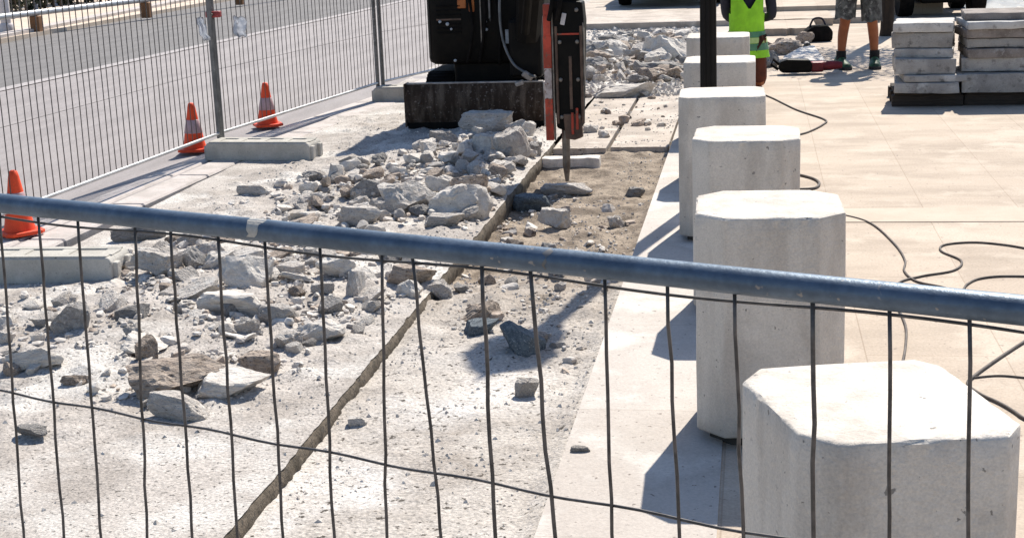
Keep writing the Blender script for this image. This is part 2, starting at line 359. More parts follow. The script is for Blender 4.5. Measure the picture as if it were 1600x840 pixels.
# walk beyond the digging, road, kerbs
def sheet(x0, x1, y0, y1, z): 
    bm = bmesh.new(); vs = [bm.verts.new(p) for p in ((x0, y0, z), (x1, y0, z), (x1, y1, z), (x0, y1, z))]; bm.faces.new(vs); return bm
def quad(pts, z):
    bm = bmesh.new(); bm.faces.new([bm.verts.new((p[0], p[1], z)) for p in pts]); return bm
me, nx, ny = grid(-3.62, XP-.02, 13.4, 21.2, .08, lambda x, y: -.006+fn(x, y, 3)*.01); struct('far_walkway', me, 'concrete_ground', 180)
struct('walk_verge', BX((-7.0, 44, -.13), (12.8, 46, .19)), 'concrete_ground')
struct('road', quad([(-3.98, -8), (-4.2, -8), (-12, -8), (-11.3, 21.4), (-12.0, 31.8), (-13.4, 60), (-3.6, 60), (-3.4, 13.5), (-3.9, 8)], -.008), 'asphalt')
struct('road_edge', quad([(-8.3, -8), (-12.2, -8), (-11.32, 20), (-11.55, 23), (-12.15, 31.8), (-13.5, 60), (-6.0, 60), (-7.27, 26), (-7.82, 18.7), (-8.08, 14.9), (-8.3, 10)], -.004), 'asphalt_old')
bm = bmesh.new(); tl = [(-8.75, -8), (-8.45, 8), (-8.08, 14.9), (-7.82, 18.7), (-7.27, 26), (-6.0, 50)]
for a, b in zip(tl, tl[1:]): bm.faces.new([bm.verts.new((p[0]+d, p[1], 0)) for p, d in ((a, -.09), (a, .09), (b, .09), (b, -.09))])
struct('lane_line', bm, 'paint_line')
# flush gutter stones under the site fence
bm = bmesh.new(); gl = [(-3.98, -4), (-3.98, 7.4), (-3.86, 10.4), (-3.48, 13.2), (-3.0, 17), (-2.4, 22)]
for a, b in zip(gl, gl[1:]):
    n = max(1, int((b[1]-a[1])/.9))
    for i in range(n):
        p = [a[0]+(b[0]-a[0])*i/n, a[1]+(b[1]-a[1])*i/n]; q = [a[0]+(b[0]-a[0])*(i+1)/n, a[1]+(b[1]-a[1])*(i+1)/n]
        aa = math.atan2(q[0]-p[0], q[1]-p[1]); cx, cy = (p[0]+q[0])/2, (p[1]+q[1])/2; ln = math.dist(p, q)
        for off, wd in ((-.10, .17), (.13, .22)):
            box(bm, (cx+off, cy, -.062), (wd, ln-.010, .13), .012, Matrix.Rotation(-aa, 3, 'Z'), 1)
struct('gutter_stones', bm, 'kerb')
bm = bmesh.new(); fk = [(-11.2, 2), (-11.3, 12), (-11.52, 21.4), (-12.17, 31.8), (-13.6, 58)]
for a, b in zip(fk, fk[1:]):
    bm2 = prism([(a[0], a[1]), (b[0], b[1]), (b[0]-.28, b[1]), (a[0]-.28, a[1])], -.1, .11); t = bpy.data.meshes.new('t'); bm2.to_mesh(t); bm2.free(); bm.from_mesh(t)
struct('far_kerb', bm, 'kerb')
bm = bmesh.new()
for a, b in zip(fk, fk[1:]):
    bm2 = prism([(a[0]-.28, a[1]), (b[0]-.28, b[1]), (b[0]-.44, b[1]), (a[0]-.44, a[1])], -.1, .085); t = bpy.data.meshes.new('t'); bm2.to_mesh(t); bm2.free(); bm.from_mesh(t)
struct('kerb_backing', bm, 'olive')
struct('sandy_verge', BX((-20, 25, -.05), (17, 80, .22)), 'sand')
# raised paving far behind the digging
struct('raised_paving', BX((-.6, 27, .0), (4.6, 12.0, .17), .012), 'pave_old')
struct('upper_step', BX((1.2, 27.4, .06), (3.0, 10, .20), .012), 'pave')
# dug hollow right at the back: broken edge of slabs
def edge_slab(x0, x1, y0, y1, z): 
    n = 12; pl = [(x0+(x1-x0)*i/n, y0+fn(i, z*50, .9)*.10) for i in range(n+1)]+[(x1, y1), (x0, y1)]
    return prism(pl, 0.0, z, .006)

# ------------------------------------------------------------------ concrete blocks
def block_mesh(poly, H, seed, rz=0):
    bm = prism(poly, .035, H, 0)
    es = [e for e in bm.edges]
    bmesh.ops.bevel(bm, geom=es, offset=.007, segments=2, affect='EDGES', profile=.5)
    bmesh.ops.triangulate(bm, faces=[f for f in bm.faces if len(f.verts) > 4])
    bmesh.ops.subdivide_edges(bm, edges=[e for e in bm.edges if e.calc_length() > .12], cuts=15, use_grid_fill=True)
    rnd = random.Random(seed)
    chips = [(rnd.uniform(-.25, .25), rnd.uniform(-.25, .25)) for _ in range(5)]
    bm.normal_update()
    for v in bm.verts:
        n = v.normal.copy(); p = v.co
        e = abs(n.z) > .2 and abs(n.z) < .95
        d = noise.noise(p*5+Vector((seed, 0, 0)))*.0016
        if e: d -= max(0, noise.noise(p*34+Vector((seed, 3, 0)))-.08)*.009+max(0, noise.noise(p*13+Vector((seed, 8, 0)))-.3)*.010
        v.co = p+n*d
    return bm
def octagon(s, c, rnd=None):
    h = s/2; pl = [(-h+c, -h), (h-c, -h), (h, -h+c), (h, h-c), (h-c, h), (-h+c, h), (-h, h-c), (-h, -h+c)]
    return pl
def block(loc, poly, seed, rz, label):
    t = thing('concrete_bollard', label, 'concrete block', loc, rz, 'concrete blocks along the pavement edge')
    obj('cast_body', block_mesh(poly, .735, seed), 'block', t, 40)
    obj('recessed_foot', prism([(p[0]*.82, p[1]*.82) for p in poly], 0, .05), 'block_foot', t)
    return t
near = [(1159, 594), (1186, 574), (1429, 560), (1471, 570), (1596, 661), (1579, 681), (1311, 694), (1246, 676)]
nw = [G(px, py, .735) for px, py in near]; cc = sum((v for v in nw), Vector())/8
npoly = [(v.x-cc.x, v.y-cc.y) for v in reversed(nw)]
block((cc.x, cc.y, 0), npoly, 1, 0, 'nearest chamfered concrete block, cut off by the bottom edge, turned slightly askew behind the barrier')
for (x, y, s, c, rz, sd_, lb) in (
    (.043, 4.607, .455, .085, 1.5, 2, 'tall concrete block second from the barrier with pitted stains under its top edge'),
    (-.033, 6.10, .432, .072, -1, 3, 'concrete block third from the barrier with a black cord looped at its right side'),
    (-.164, 7.50, .43, .05, 1, 4, 'concrete block fourth from the barrier, directly in front of the dark lamp post'),
    (-.212, 9.15, .43, .05, 0, 5, 'far concrete block just behind the dark lamp post'),
    (-.263, 10.90, .45, .05, 0, 6, 'farthest concrete block, in front of the worker in the green vest')):
    block((x, y, 0), octagon(s, c), sd_, R(rz), lb)

# ------------------------------------------------------------------ barrier in front
def at_depth(px, py, dep):
    d = CM @ Vector(((px-800)/F, (420-py)/F, -1)); p = d*dep; return Vector((p.x, p.y, p.z+CH))
A = at_depth(0, 317, 3.07); B = at_depth(1600, 485, 1.94)
zr = (A.z+B.z)/2
ab = Vector((B.x-A.x, B.y-A.y, 0)); Lab = ab.length; ab.normalize()
e0, e1 = -.42, Lab+.65
def bp(t, z): return Vector((A.x, A.y, 0))+ab*t+Vector((0, 0, z))
bf = thing('mesh_barrier', 'blue grey tube barrier with dark wire mesh across the foreground', 'barrier', bp(0, 0))
def loc(p): return p-bf.location
def zrail(t): return A.z+(B.z-A.z)*t/Lab
rp = [loc(bp(e0+(e1-e0)*i/24, zrail(e0+(e1-e0)*i/24)+fn(i, 0, .4)*.0015)) for i in range(25)]
obj('top_rail', TB(rp, .0205, 20), 'rail', bf, 60)
bm = bmesh.new()
for t in (e0, e1):
    tube(bm, [loc(bp(t, .05)), loc(bp(t, zrail(t)))], .0205, 14)
    obj('end_post', bm, 'rail', bf, 60); bm = bmesh.new()
bm.free()
obj('bottom_rail', TB([loc(bp(e0, .12)), loc(bp(e1, .12))], .016, 12), 'rail', bf, 60)
for t in (e0, e1):
    n = Vector((-ab.y, ab.x, 0)); c = loc(bp(t, 0))
    bm = bmesh.new(); tube(bm, [c-n*.3+Vector((0, 0, .02)), c-n*.25+Vector((0, 0, .05)), c+n*.25+Vector((0, 0, .05)), c+n*.3+Vector((0, 0, .02))], .02, 10)
    obj('leg', bm, 'rail', bf, 60)
# wires: each upright where it meets the rail and where it leaves the picture's foot
def rail_t(px):
    # parameter along the rail seen at this column
    lo, hi = -.5, Lab+.6
    for _ in range(40):
        m_ = (lo+hi)/2; p = CM.transposed() @ (bp(m_, zrail(m_))-Vector((0, 0, CH)))
        if 800+F*p.x/-p.z < px: lo = m_
        else: hi = m_
    return lo
bm = bmesh.new(); rnd = random.Random(3)
tops = [-62, 0, 60, 122, 211, 267, 341, 414, 500, 597, 645, 753, 829, 945, 1043, 1148, 1270, 1390, 1515]
bots = [-38, 37, 100, 158, 230, 301, 371, 443, 522, 604, 690, 773, 866, 957, 1062, 1160, 1273, 1391, 1513]
def wire_t(px, py):
    lo, hi = -.6, Lab+.7
    for _ in range(40):
        m_ = (lo+hi)/2
        # height where the ray at (px,py) meets the mesh plane
        d = CM @ Vector(((px-800)/F, (420-py)/F, -1)); nrm = Vector((-ab.y, ab.x, 0)); k = nrm.dot(Vector((A.x, A.y, 0)))/nrm.dot(d)
        q = d*k; return (q-Vector((A.x, A.y, 0))).dot(ab), q.z+CH
ts = []
for a, b in zip(tops, bots):
    yt = 317+(485-317)*a/1600+22
    t0, z0 = wire_t(a, yt); t1, z1 = wire_t(b, 840); ts.append(t0)
    sl = (t1-t0)/(z1-z0); pts = []; k = 16; zb = .12
    for i in range(k+1):
        z = zrail(t0)-.02+(zb-zrail(t0)+.02)*i/k
        tt = t0+sl*(max(z, z1-.1)-z0)+(rnd.uniform(-.0024, .0024) if 0 < i < k else 0)
        pts.append(loc(bp(tt, z)))
    tube(bm, pts, .0030 if a not in (1270, 753, 829) else .0036, 7)
for t in (ts[-1]+.115, ts[-1]+.23, ts[-1]+.34, ts[-1]+.45, ts[0]-.1, ts[0]-.2):
    if e0+.03 < t < e1-.03: tube(bm, [loc(bp(t, zrail(t)-.02)), loc(bp(t, .12))], .003, 6)
hw = [wire_t(0, 612), wire_t(230, 650), wire_t(520, 702), wire_t(860, 765), wire_t(1200, 838)]
for base in ('top', 'mid', 'low'):
    pts = []
    for i in range(70):
        t = e0+(e1-e0)*i/69
        if base == 'top': z = zrail(t)-.031-.004*math.sin(t*9)
        elif base == 'mid':
            z = hw[0][1]+(hw[-1][1]-hw[0][1])*(t-hw[0][0])/(hw[-1][0]-hw[0][0])
            z += -.0025*math.sin(t*20)
        else: z = .29
        pts.append(loc(bp(t, z))+Vector((-ab.y, ab.x, 0))*.004)
    tube(bm, pts, .0026, 7)
obj('wire_mesh', bm, 'wire', bf, 180)
# bare patches where the coating has gone, wrapped round the tube
def band(px, wd, m_):
    t = rail_t(px); bm = bmesh.new(); seg = 20; rings = []
    rr = random.Random(px)
    ax = Vector((-ab.y, ab.x, 0))
    for s_ in (0, 1):
        ring = []
        for k in range(13):
            a = math.pi*(-.15+1.2*k/12); q = t+(s_-.5)*wd*(.5+.5*math.sin(math.pi*k/12))+rr.uniform(-.006, .006)
            ring.append(bm.verts.new(loc(bp(q, zrail(q)))-ax*(.0211*math.cos(a))+Vector((0, 0, .0211*math.sin(a)))))
        rings.append(ring)
    for k in range(12): bm.faces.new((rings[0][k], rings[0][k+1], rings[1][k+1], rings[1][k]))
    obj('bare_patch', bm, m_, bf, 180)
band(405, .04, 'foot'); band(862, .008, 'galv')

# ------------------------------------------------------------------ site fence along the road
P1 = G(345, 216, .12); P2 = G(592, 136, .12)
d12 = (P2-P1).normalized(); P3 = P2+Vector((.95, 3.36, 0)); P0 = P1+Vector((-.20, -3.48, 0))
def panel(a, b, label, name='site_fence_panel', Hh=2.0, ntop=None):
    L_ = Vector((b.x-a.x, b.y-a.y, 0)).length; ang = math.atan2(b.y-a.y, b.x-a.x)
    t = thing(name, label, 'fence panel', (a.x, a.y, 0), ang, 'wire site fence panels along the road')
    g = .021
    for x in (g, L_-g):
        obj('post', TB([(x, 0, .09), (x, 0, Hh)], .019, 10), 'galv', t, 60)
    obj('top_rail', TB([(g, 0, Hh-.02), (L_-g, 0, Hh-.02)], .016, 8), 'galv', t, 60)
    obj('bottom_rail', TB([(g, 0, .16), (L_-g, 0, .16)], .012, 8), 'galv_pale', t, 60)
    bm = bmesh.new(); n = int(L_/.076)
    rr = random.Random(L_)
    for i in range(1, n):
        x = g+(L_-2*g)*i/n
        tube(bm, [(x, 0, .16), (x+rr.uniform(-.006, .006), rr.uniform(-.004, .004), .7), (x+rr.uniform(-.006, .006), 0, 1.3), (x, 0, Hh-.02)], .0032, 5)
    for z in (.62, 1.62): tube(bm, [(g, .003, z), (L_-g, .003, z)], .0013, 5)
    obj('wire_mesh', bm, 'wire_far', t, 180)
    return t
panel(P0, P1, 'left wire site fence panel with two cones standing behind it')
panel(P1+d12*.0, P2, 'middle wire site fence panel with a white paper hanging on it')
panel(P2+Vector((.016, .056, 0)), P3, 'far wire site fence panel running on behind the excavator')
cl = thing('fence_coupler', 'small red coupler clamp joining two fence posts near the first cone', 'clamp', (P1.x+.02, P1.y+.02, 1.02))
bm = BX((0, -.01, 0), (.11, .05, .045), .008); obj('clamp_body', bm, 'clip', cl)
obj('bolt', TB([(0, -.055, 0), (0, .03, 0)], .009, 8), 'steel', cl)
def wrinkled(wd, hd, seed):
    bm = bmesh.new(); nx_, nz_ = 8, 8; g = []
    for j in range(nz_+1):
        for i in range(nx_+1):
            x = wd*(i/nx_-.5); z = hd*(j/nz_-.5)
            g.append(bm.verts.new((x+fn(j, seed, .7)*.02, fn(i, j, .5, seed)*.025, z+fn(i, seed+4, .6)*.02)))
    for j in range(nz_):
        for i in range(nx_): bm.faces.new((g[j*9+i], g[j*9+i+1], g[j*9+i+10], g[j*9+i+9]))
    bmesh.ops.solidify(bm, geom=bm.faces[:], thickness=.002)
    return bm
q = P1+d12*.42; o = obj('paper_sheet', wrinkled(.10, .15, 2), 'paper', None, 180); o.location = (q.x+.02, q.y-.02, .90); o.rotation_euler = (0, R(8), math.atan2(d12.y, d12.x)-R(60))
tag(o, 'crumpled blank white paper hanging on the middle fence panel', 'paper')
q = P1+Vector((-.02, -.20, 0)); o = obj('paper_sheet', wrinkled(.055, .17, 5), 'paper', None, 180); o.location = (q.x+.03, q.y, .93); o.rotation_euler = (0, R(-14), R(20))
tag(o, 'narrow pale tag hanging beside the red coupler clamp', 'tag')
def foot_block(c, rz, label, slots=True, ln=.80):
    t = thing('fence_ballast_block', label, 'fence foot', (c[0], c[1], hL(c[0], c[1])-.004 if c[0] > -3.6 else 0.0), rz, 'fence foot blocks under the site fence')
    h = .13; bm = bmesh.new()
    prof = [(-ln/2, 0), (ln/2, 0), (ln/2, h-.02), (ln/2-.015, h), (-ln/2+.015, h), (-ln/2, h-.02)]
    bm = prism(prof, -.115, .115, .008, 'Y'); obj('cast_base', bm, 'foot', t)
    # raised rims leave slots between them on the top
    bm = bmesh.new()
    for y in (-.085, .085): box(bm, (0, y, h+.002), (ln-.05, .045, .012), .004)
    for k in range(5): box(bm, (-ln/2+.05+(ln-.10)*k/4, 0, h+.001), (.07, .122, .011), .004)
    obj('slotted_rim', bm, 'foot', t)
    for x in (-ln/2-.006, ln/2+.006):
        for y in (-.07, .07): obj('end_lug', BX((x, y, .055), (.03, .05, .10), .006), 'foot', t)
    return t
fc = (G(322, 250)+G(490, 252))/2; foot_block((fc.x, fc.y+.11), R(-5), 'grey fence foot block left of the excavator shadow')
fc = G(60, 446); foot_block((fc.x-.13, fc.y+.12), R(1.5), 'grey fence foot block cut by the left picture edge', True, 1.0)
fc = G(650, 158); foot_block((fc.x, fc.y+.10), R(-3), 'grey fence foot block half hidden behind the excavator blade')

# ------------------------------------------------------------------ traffic cones
cone = thing('traffic_cone', 'x', 'traffic cone', (0, 0, 0), 0, 'orange traffic cones behind the site fence')
pl = octagon(.225, .03); b0 = prism(pl, 0, .022, .006); obj('base', b0, 'cone', cone)
obj('shell', LT([(.088, .02), (.078, .06), (.068, .12), (.045, .23), (.029, .325), (.022, .352), (.012, .357)], 20), 'cone', cone, 50)
obj('reflective_sleeve', LT([(.0675, .135), (.069, .138), (.0468, .232), (.045, .234)], 20), 'white_band', cone, 50)
cps = [(305, 238, 'orange cone with white sleeve beside the left fence post and its foot block'),
       (419, 199, 'farthest orange cone, standing behind the middle fence panel'),
       (32, 368, 'nearest orange cone, partly behind the blue barrier rail')]
for i, (px, py, lb) in enumerate(cps):
    p = G(px, py); c = cone if i == 0 else dup(cone); c.location = (p.x, p.y, .014); c.rotation_euler = (0, 0, R(10+20*i)); c['label'] = lb

# ------------------------------------------------------------------ mini excavator
ex = thing('mini_excavator', 'black mini excavator with a lowered dozer blade and red striped hydraulic breaker', 'excavator', (-2.17, 11.35, 0))
bm = bmesh.new(); n = 10; pr = [(-.01-.05*math.sin(math.pi*i/n), .045+.32*i/n) for i in range(n+1)]+[(.03-.04*math.sin(math.pi*i/n), .045+.32*i/n) for i in range(n, -1, -1)]
bl = obj('dozer_blade', prism(pr, -.545, .545, 0, 'X'), 'blade', ex, 40)
obj('cutting_edge', BX((0, -.008, .04), (1.09, .026, .07), .004), 'black', bl)
obj('top_lip', BX((0, .01, .372), (1.09, .03, .014), .004), 'bladeedge', bl)
for x in (-.555, .555): obj('side_cheek', BX((x, .03, .205), (.014, .14, .34), .004), 'blade' if x < 0 else 'bladeedge', bl)
for x in (-.28, .28): obj('blade_arm', TB([(x, .03, .2), (x*.9, .75, .22)], .045, 8), 'black', ex)
for x in (-.40, .40):
    lp = []
    for i in range(56):
        a = 2*math.pi*i/56; yy = .5 if math.cos(a) > 0 else -.5
        rr_ = .185+.012*(i % 2); lp.append((1.22+yy+rr_*math.cos(a), .20+rr_*math.sin(a)))
    tr = obj('track', prism(lp, x-.115, x+.115, .012, 'X'), 'black_matt', ex)
obj('undercarriage', BX((0, 1.2, .27), (.56, .8, .16), .02), 'black', ex)
obj('slew_ring', LT([(.30, .33), (.30, .42), (.26, .43)], 24, (0, 1.15, 0)), 'black', ex)
# house: rounded box body, facing the street side
hp = [(-.44, .36), (-.44, 1.45), (.0, 1.62), (.44, 1.62), (.50, 1.5), (.50, .36), (.42, .29), (-.37, .29)]
obj('house', prism([(p[0], p[1]) for p in hp], .485, 1.36, .055, 'Z'), 'black', ex, 40)
cb = obj('cab', prism([(-.42, .36), (-.42, 1.36), (.36, 1.36), (.36, .36)], 1.36, 2.06, .04, 'Z'), 'black', ex, 40)
obj('cab_window', BX((-.03, .352, 1.72), (.62, .012, .50), .004), 'carglass', cb)
for x in (-.424, .364): obj('cab_window', BX((x, .86, 1.72), (.012, .78, .46), .004), 'carglass', cb)
obj('counterweight', prism([(-.44, 1.5), (-.30, 1.74), (.28, 1.74), (.46, 1.5)], .46, .95, .03), 'orange', ex)
obj('side_trim', BX((-.452, .55, 1.18), (.02, .40, .30), .006), 'orange', ex)
obj('front_trim', BX((-.13, .292, 1.04), (.07, .02, .22), .006), 'orange', ex)
obj('front_trim', BX((-.05, .288, .98), (.045, .02, .16), .006), 'orange', ex)
obj('data_plate', BX((.262, .283, .70), (.095, .012, .11), .003), 'plate', ex)
for (x, z, r) in ((-.38, 1.12, .028), (-.31, .83, .012), (-.25, .81, .014), (-.22, .77, .010), (.06, .82, .010), (.065, .76, .012), (-.2, .52, .012)):
    obj('bolt_head', LT([(r, 0), (r, .012), (r*.6, .018)], 10), 'plate', ex).matrix_local = Matrix.Translation((x, .287, z)) @ Matrix.Rotation(R(90), 4, 'X')
# front lower frame filling under the house
for k in range(7): obj('vent_slat', BX((-.24, .288, .95-.035*k), (.20, .012, .014), .002), 'rust' if k == 3 else 'black_matt', ex)
obj('front_panel_seam', BX((.02, .287, .95), (.010, .010, .72), .001), 'steel', ex)
obj('grab_rail', TB([(.10, .28, 1.25), (.10, .25, 1.23), (.10, .25, .85), (.10, .28, .83)], .010, 6), 'galv', ex)
obj('work_lamp', BX((.30, .26, 1.12), (.07, .05, .055), .012), 'headglass', ex)
obj('work_lamp', BX((.20, .26, 1.12), (.05, .05, .05), .012), 'bladeedge', ex)
for k, (x0, z0, x1, z1) in enumerate(((.05, 1.2, .0, .5), (.12, 1.1, .16, .48), (-.06, 1.0, -.10, .5))):
    obj('hydraulic_hose', TB(smooth_path([(x0, .27, z0), ((x0+x1)/2+.04, .23, (z0+z1)/2), (x1, .27, z1)]), .012, 7), 'black_matt', ex, 180)
obj('king_post', BX((.40, .24, .62), (.26, .34, .46), .03), 'black', ex)
obj('front_skirt', BX((.10, .42, .38), (.66, .10, .24), .02), 'black', ex)
kp = Vector((.42, .10, .70)); be = Vector((.86, -.95, 2.25)); hz = Vector((.945, -1.86, 1.16))
bm = bmesh.new(); tube(bm, [kp, kp+Vector((.12, -.28, .75)), be+Vector((-.1, .25, -.12)), be], [.10, .115, .095, .075], 8); obj('boom', bm, 'black', ex)
obj('dipper_arm', TB([be+Vector((-.02, .16, .05)), be+Vector((.02, -.3, -.25)), hz+Vector((0, .06, .02))], [.075, .08, .06], 8), 'black', ex)
obj('boom_cylinder', TB([kp+Vector((0, -.12, .05)), kp+Vector((.18, -.62, .95))], .035, 10), 'black', ex)
obj('dipper_cylinder', TB([be+Vector((-.2, .5, .12)), be+Vector((.05, -.22, .05))], .035, 10), 'steel', ex)
# hydraulic breaker: side plates, body, retainer, chisel
hb = Vector((.955, -1.88, .02))
rz_ = Matrix.Rotation(R(-8), 3, 'Z')
hm = obj('breaker_body', prism([(-.115, 1.09), (.105, 1.07), (.115, .95), (.095, .50), (.085, .27), (-.02, .24), (-.10, .27), (-.115, .6)], -.08, .08, .012, 'Y'), 'black', ex); hm.location = hb+Vector((.040, 0, 0)); hm.scale = (.90, 1, 1)
obj('bracket', BX((0, 0, 1.12), (.15, .12, .14), .02), 'black_matt', hm)
st = [(.99, 1.06, 'red', .040), (.86, .99, 'red', .052), (.655, .86, 'red', .068), (.46, .655, 'pale', .054), (.19, .46, 'red', .060)]
for z0, z1, m_, wd in st: obj('side_plate', BX((-.150, -.03, (z0+z1)/2), (.052+(wd-.052)*.45, .11, z1-z0), .003), m_, hm)
obj('plate_edge', BX((-.110, -.085, .62), (.012, .014, .86), .003), 'steel', hm)
for x in (-.085, .092):
    obj('tie_rod', TB([(x, -.088, .30), (x, -.088, .92)], .010, 8), 'rust', hm)
for zz in (.34, .58, .82, 1.02):
    for x in (-.06, .065): obj('bolt_head', LT([(.014, 0), (.014, .012), (.008, .016)], 8), 'steel', hm).matrix_local = Matrix.Translation((x, -.079, zz)) @ Matrix.Rotation(R(90), 4, 'X')
obj('scuffed_edge', BX((.108, -.06, .74), (.010, .05, .40), .003), 'steel', hm)
obj('wear_strip', BX((.012, -.083, .56), (.022, .010, .34), .003), 'rust', hm)
obj('red_line', BX((.0, -.083, .87), (.16, .010, .012), .002), 'red', hm)
obj('retainer', prism([(-.05, .36), (.075, .36), (.09, .21), (.03, .19), (-.035, .20)], -.09, -.05, .006, 'Y'), 'rust', hm)
for x, zz in ((.052, .33), (.018, .30)): obj('red_strip', BX((x, -.096, zz), (.018, .012, .14), .003), 'red', hm)
obj('maker_plate', BX((-.03, -.084, .965), (.032, .010, .075), .003, Matrix.Rotation(R(14), 3, 'Y')), 'whitepost', hm)
obj('chisel', LT([(.026, .30), (.026, .02), (.012, -.09)], 10, (.0, -.02, 0)), 'steel', ex, 50).location = hb
hs = smooth_path([(.255, .20, 1.25), (.20, .16, 1.0), (.215, .12, .72), (.30, .05, .52), (.42, -.02, .44), (.50, -.1, .42)])
obj('hydraulic_hose', TB(hs, .011, 8), 'galv', ex, 180)
for dx in (0, .05):
    hs = smooth_path([kp+Vector((.1+dx, -.2, .75)), Vector((.72+dx, -1.0, 1.85)), Vector((.80+dx, -1.5, 1.45)), Vector((.91+dx, -1.99, 1.18)), Vector((.88+dx, -2.0, .98))])
    obj('hydraulic_hose', TB(hs, .014, 8), 'black_matt', ex, 180)
obj('hose_fitting', BX((.43, -.03, .42), (.09, .05, .05), .012, Matrix.Rotation(R(35), 3, 'Y')), 'bladeedge', ex)
obj('hose_fitting', BX((.36, .0, .36), (.07, .05, .04), .01, Matrix.Rotation(R(-20), 3, 'Y')), 'bladeedge', ex)

# ------------------------------------------------------------------ lamp post
lp = thing('lamp_post', 'dark fluted lamp post standing between the fourth and fifth concrete blocks', 'lamp post', (-.262, 8.50, 0))
bm = bmesh.new(); prof = [(.047, .35), (.047, 2.25)]; seg = 40
rings = []
for r, z in ((.048, .3), (.044, 3.1)):
    rings.append([bm.verts.new(((r*(1-.10*(k % 4 == 0)))*math.cos(2*math.pi*k/seg), (r*(1-.10*(k % 4 == 0)))*math.sin(2*math.pi*k/seg), z)) for k in range(seg)])
for k in range(seg): bm.faces.new((rings[0][k], rings[0][(k+1) % seg], rings[1][(k+1) % seg], rings[1][k]))
obj('fluted_shaft', bm, 'lamp', lp)
obj('base', LT([(.12, 0), (.12, .03), (.10, .05), (.085, .12), (.062, .16), (.058, .28), (.062, .30), (.05, .32)], 24), 'lamp', lp, 50)
ln_ = obj('lantern', LT([(.05, 3.09), (.07, 3.12), (.06, 3.16), (.11, 3.24), (.165, 3.62), (.20, 3.64), (.18, 3.68), (.07, 3.84), (.03, 3.90), (.02, 3.98)], 8), 'lamp', lp)
for k in range(8):
    a = R(45*k+22.5); bm = BX((math.cos(a)*.132, math.sin(a)*.132, 3.42), (.006, .085, .26), .001, Matrix.Rotation(a, 3, 'Z') @ Matrix.Rotation(R(11), 3, 'Y')); obj('pane', bm, 'glass', ln_)

# ------------------------------------------------------------------ stacked slabs on pallets
def pallet(c, w_, d_, rz, label):
    t = thing('pallet', label, 'pallet', (c[0], c[1], 0), rz, 'dark pallets under the slab stacks')
    for y in (-d_/2+.16, 0.02, d_/2-.14): obj('bearer', BX((0, y, .045), (w_-.06, .09, .09), .004), 'timber', t)
    for k in range(6): obj('deck_board', BX((0, -d_/2+.17+(d_-.3)*k/5, .101), (w_-.10, .10, .022), .003), 'timber', t)
    return t
def slab(c, s, rz, seed, label, m_, tilt=0.0):
    bm = BX((0, 0, 0), s, .007)
    bmesh.ops.subdivide_edges(bm, edges=[e for e in bm.edges if e.calc_length() > .15], cuts=6, use_grid_fill=True)
    for v in bm.verts:
        p = v.co; v.co = p+Vector((noise.noise(p*9+Vector((seed, 0, 0))), noise.noise(p*9+Vector((0, seed, 0))), noise.noise(p*8+Vector((0, 0, seed)))*.4))*.016
    o = obj('paving_slab', bm, m_, None, 40); o.location = c; o.rotation_euler = (R(tilt), 0, rz)
    return tag(o, label, 'paving slab', 'paving slabs stacked on pallets')
s0 = G(1400, 170); s1 = G(1640, 166)
pallet((s0.x+.27, s0.y+.45, 0), .62, .9, R(-2), 'dark pallet under the left slab stack, behind the shaded gap')
pallet((s0.x+.93, s0.y+.45, 0), .80, .9, R(-2), 'dark pallet under the right slab stack, cut by the picture edge')
lx = s0.x+.265; ly = s0.y+.42
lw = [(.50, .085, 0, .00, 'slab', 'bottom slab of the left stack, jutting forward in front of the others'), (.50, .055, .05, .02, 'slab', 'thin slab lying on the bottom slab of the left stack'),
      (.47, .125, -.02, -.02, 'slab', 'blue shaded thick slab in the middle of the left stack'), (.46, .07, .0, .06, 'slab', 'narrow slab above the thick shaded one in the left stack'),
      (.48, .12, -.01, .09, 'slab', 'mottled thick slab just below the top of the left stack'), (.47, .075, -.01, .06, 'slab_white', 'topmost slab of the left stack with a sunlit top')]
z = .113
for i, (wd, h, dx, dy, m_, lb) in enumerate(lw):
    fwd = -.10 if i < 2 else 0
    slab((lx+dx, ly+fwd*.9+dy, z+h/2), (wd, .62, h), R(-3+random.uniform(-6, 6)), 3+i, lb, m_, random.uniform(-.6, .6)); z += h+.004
rx = s0.x+.92
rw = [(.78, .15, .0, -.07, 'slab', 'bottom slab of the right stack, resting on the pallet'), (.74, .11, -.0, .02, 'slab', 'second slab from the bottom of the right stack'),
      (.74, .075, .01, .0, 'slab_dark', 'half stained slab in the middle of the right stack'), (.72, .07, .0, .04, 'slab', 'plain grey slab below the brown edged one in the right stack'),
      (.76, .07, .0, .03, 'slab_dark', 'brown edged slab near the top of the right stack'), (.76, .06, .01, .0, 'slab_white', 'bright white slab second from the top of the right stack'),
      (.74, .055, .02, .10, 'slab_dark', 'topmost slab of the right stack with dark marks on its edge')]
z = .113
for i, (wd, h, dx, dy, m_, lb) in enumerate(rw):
    slab((rx+dx, ly+dy, z+h/2), (wd, .62, h), R(-2+random.uniform(-4.5, 4.5)), 13+i, lb, m_, random.uniform(-.6, .6)); z += h+.004

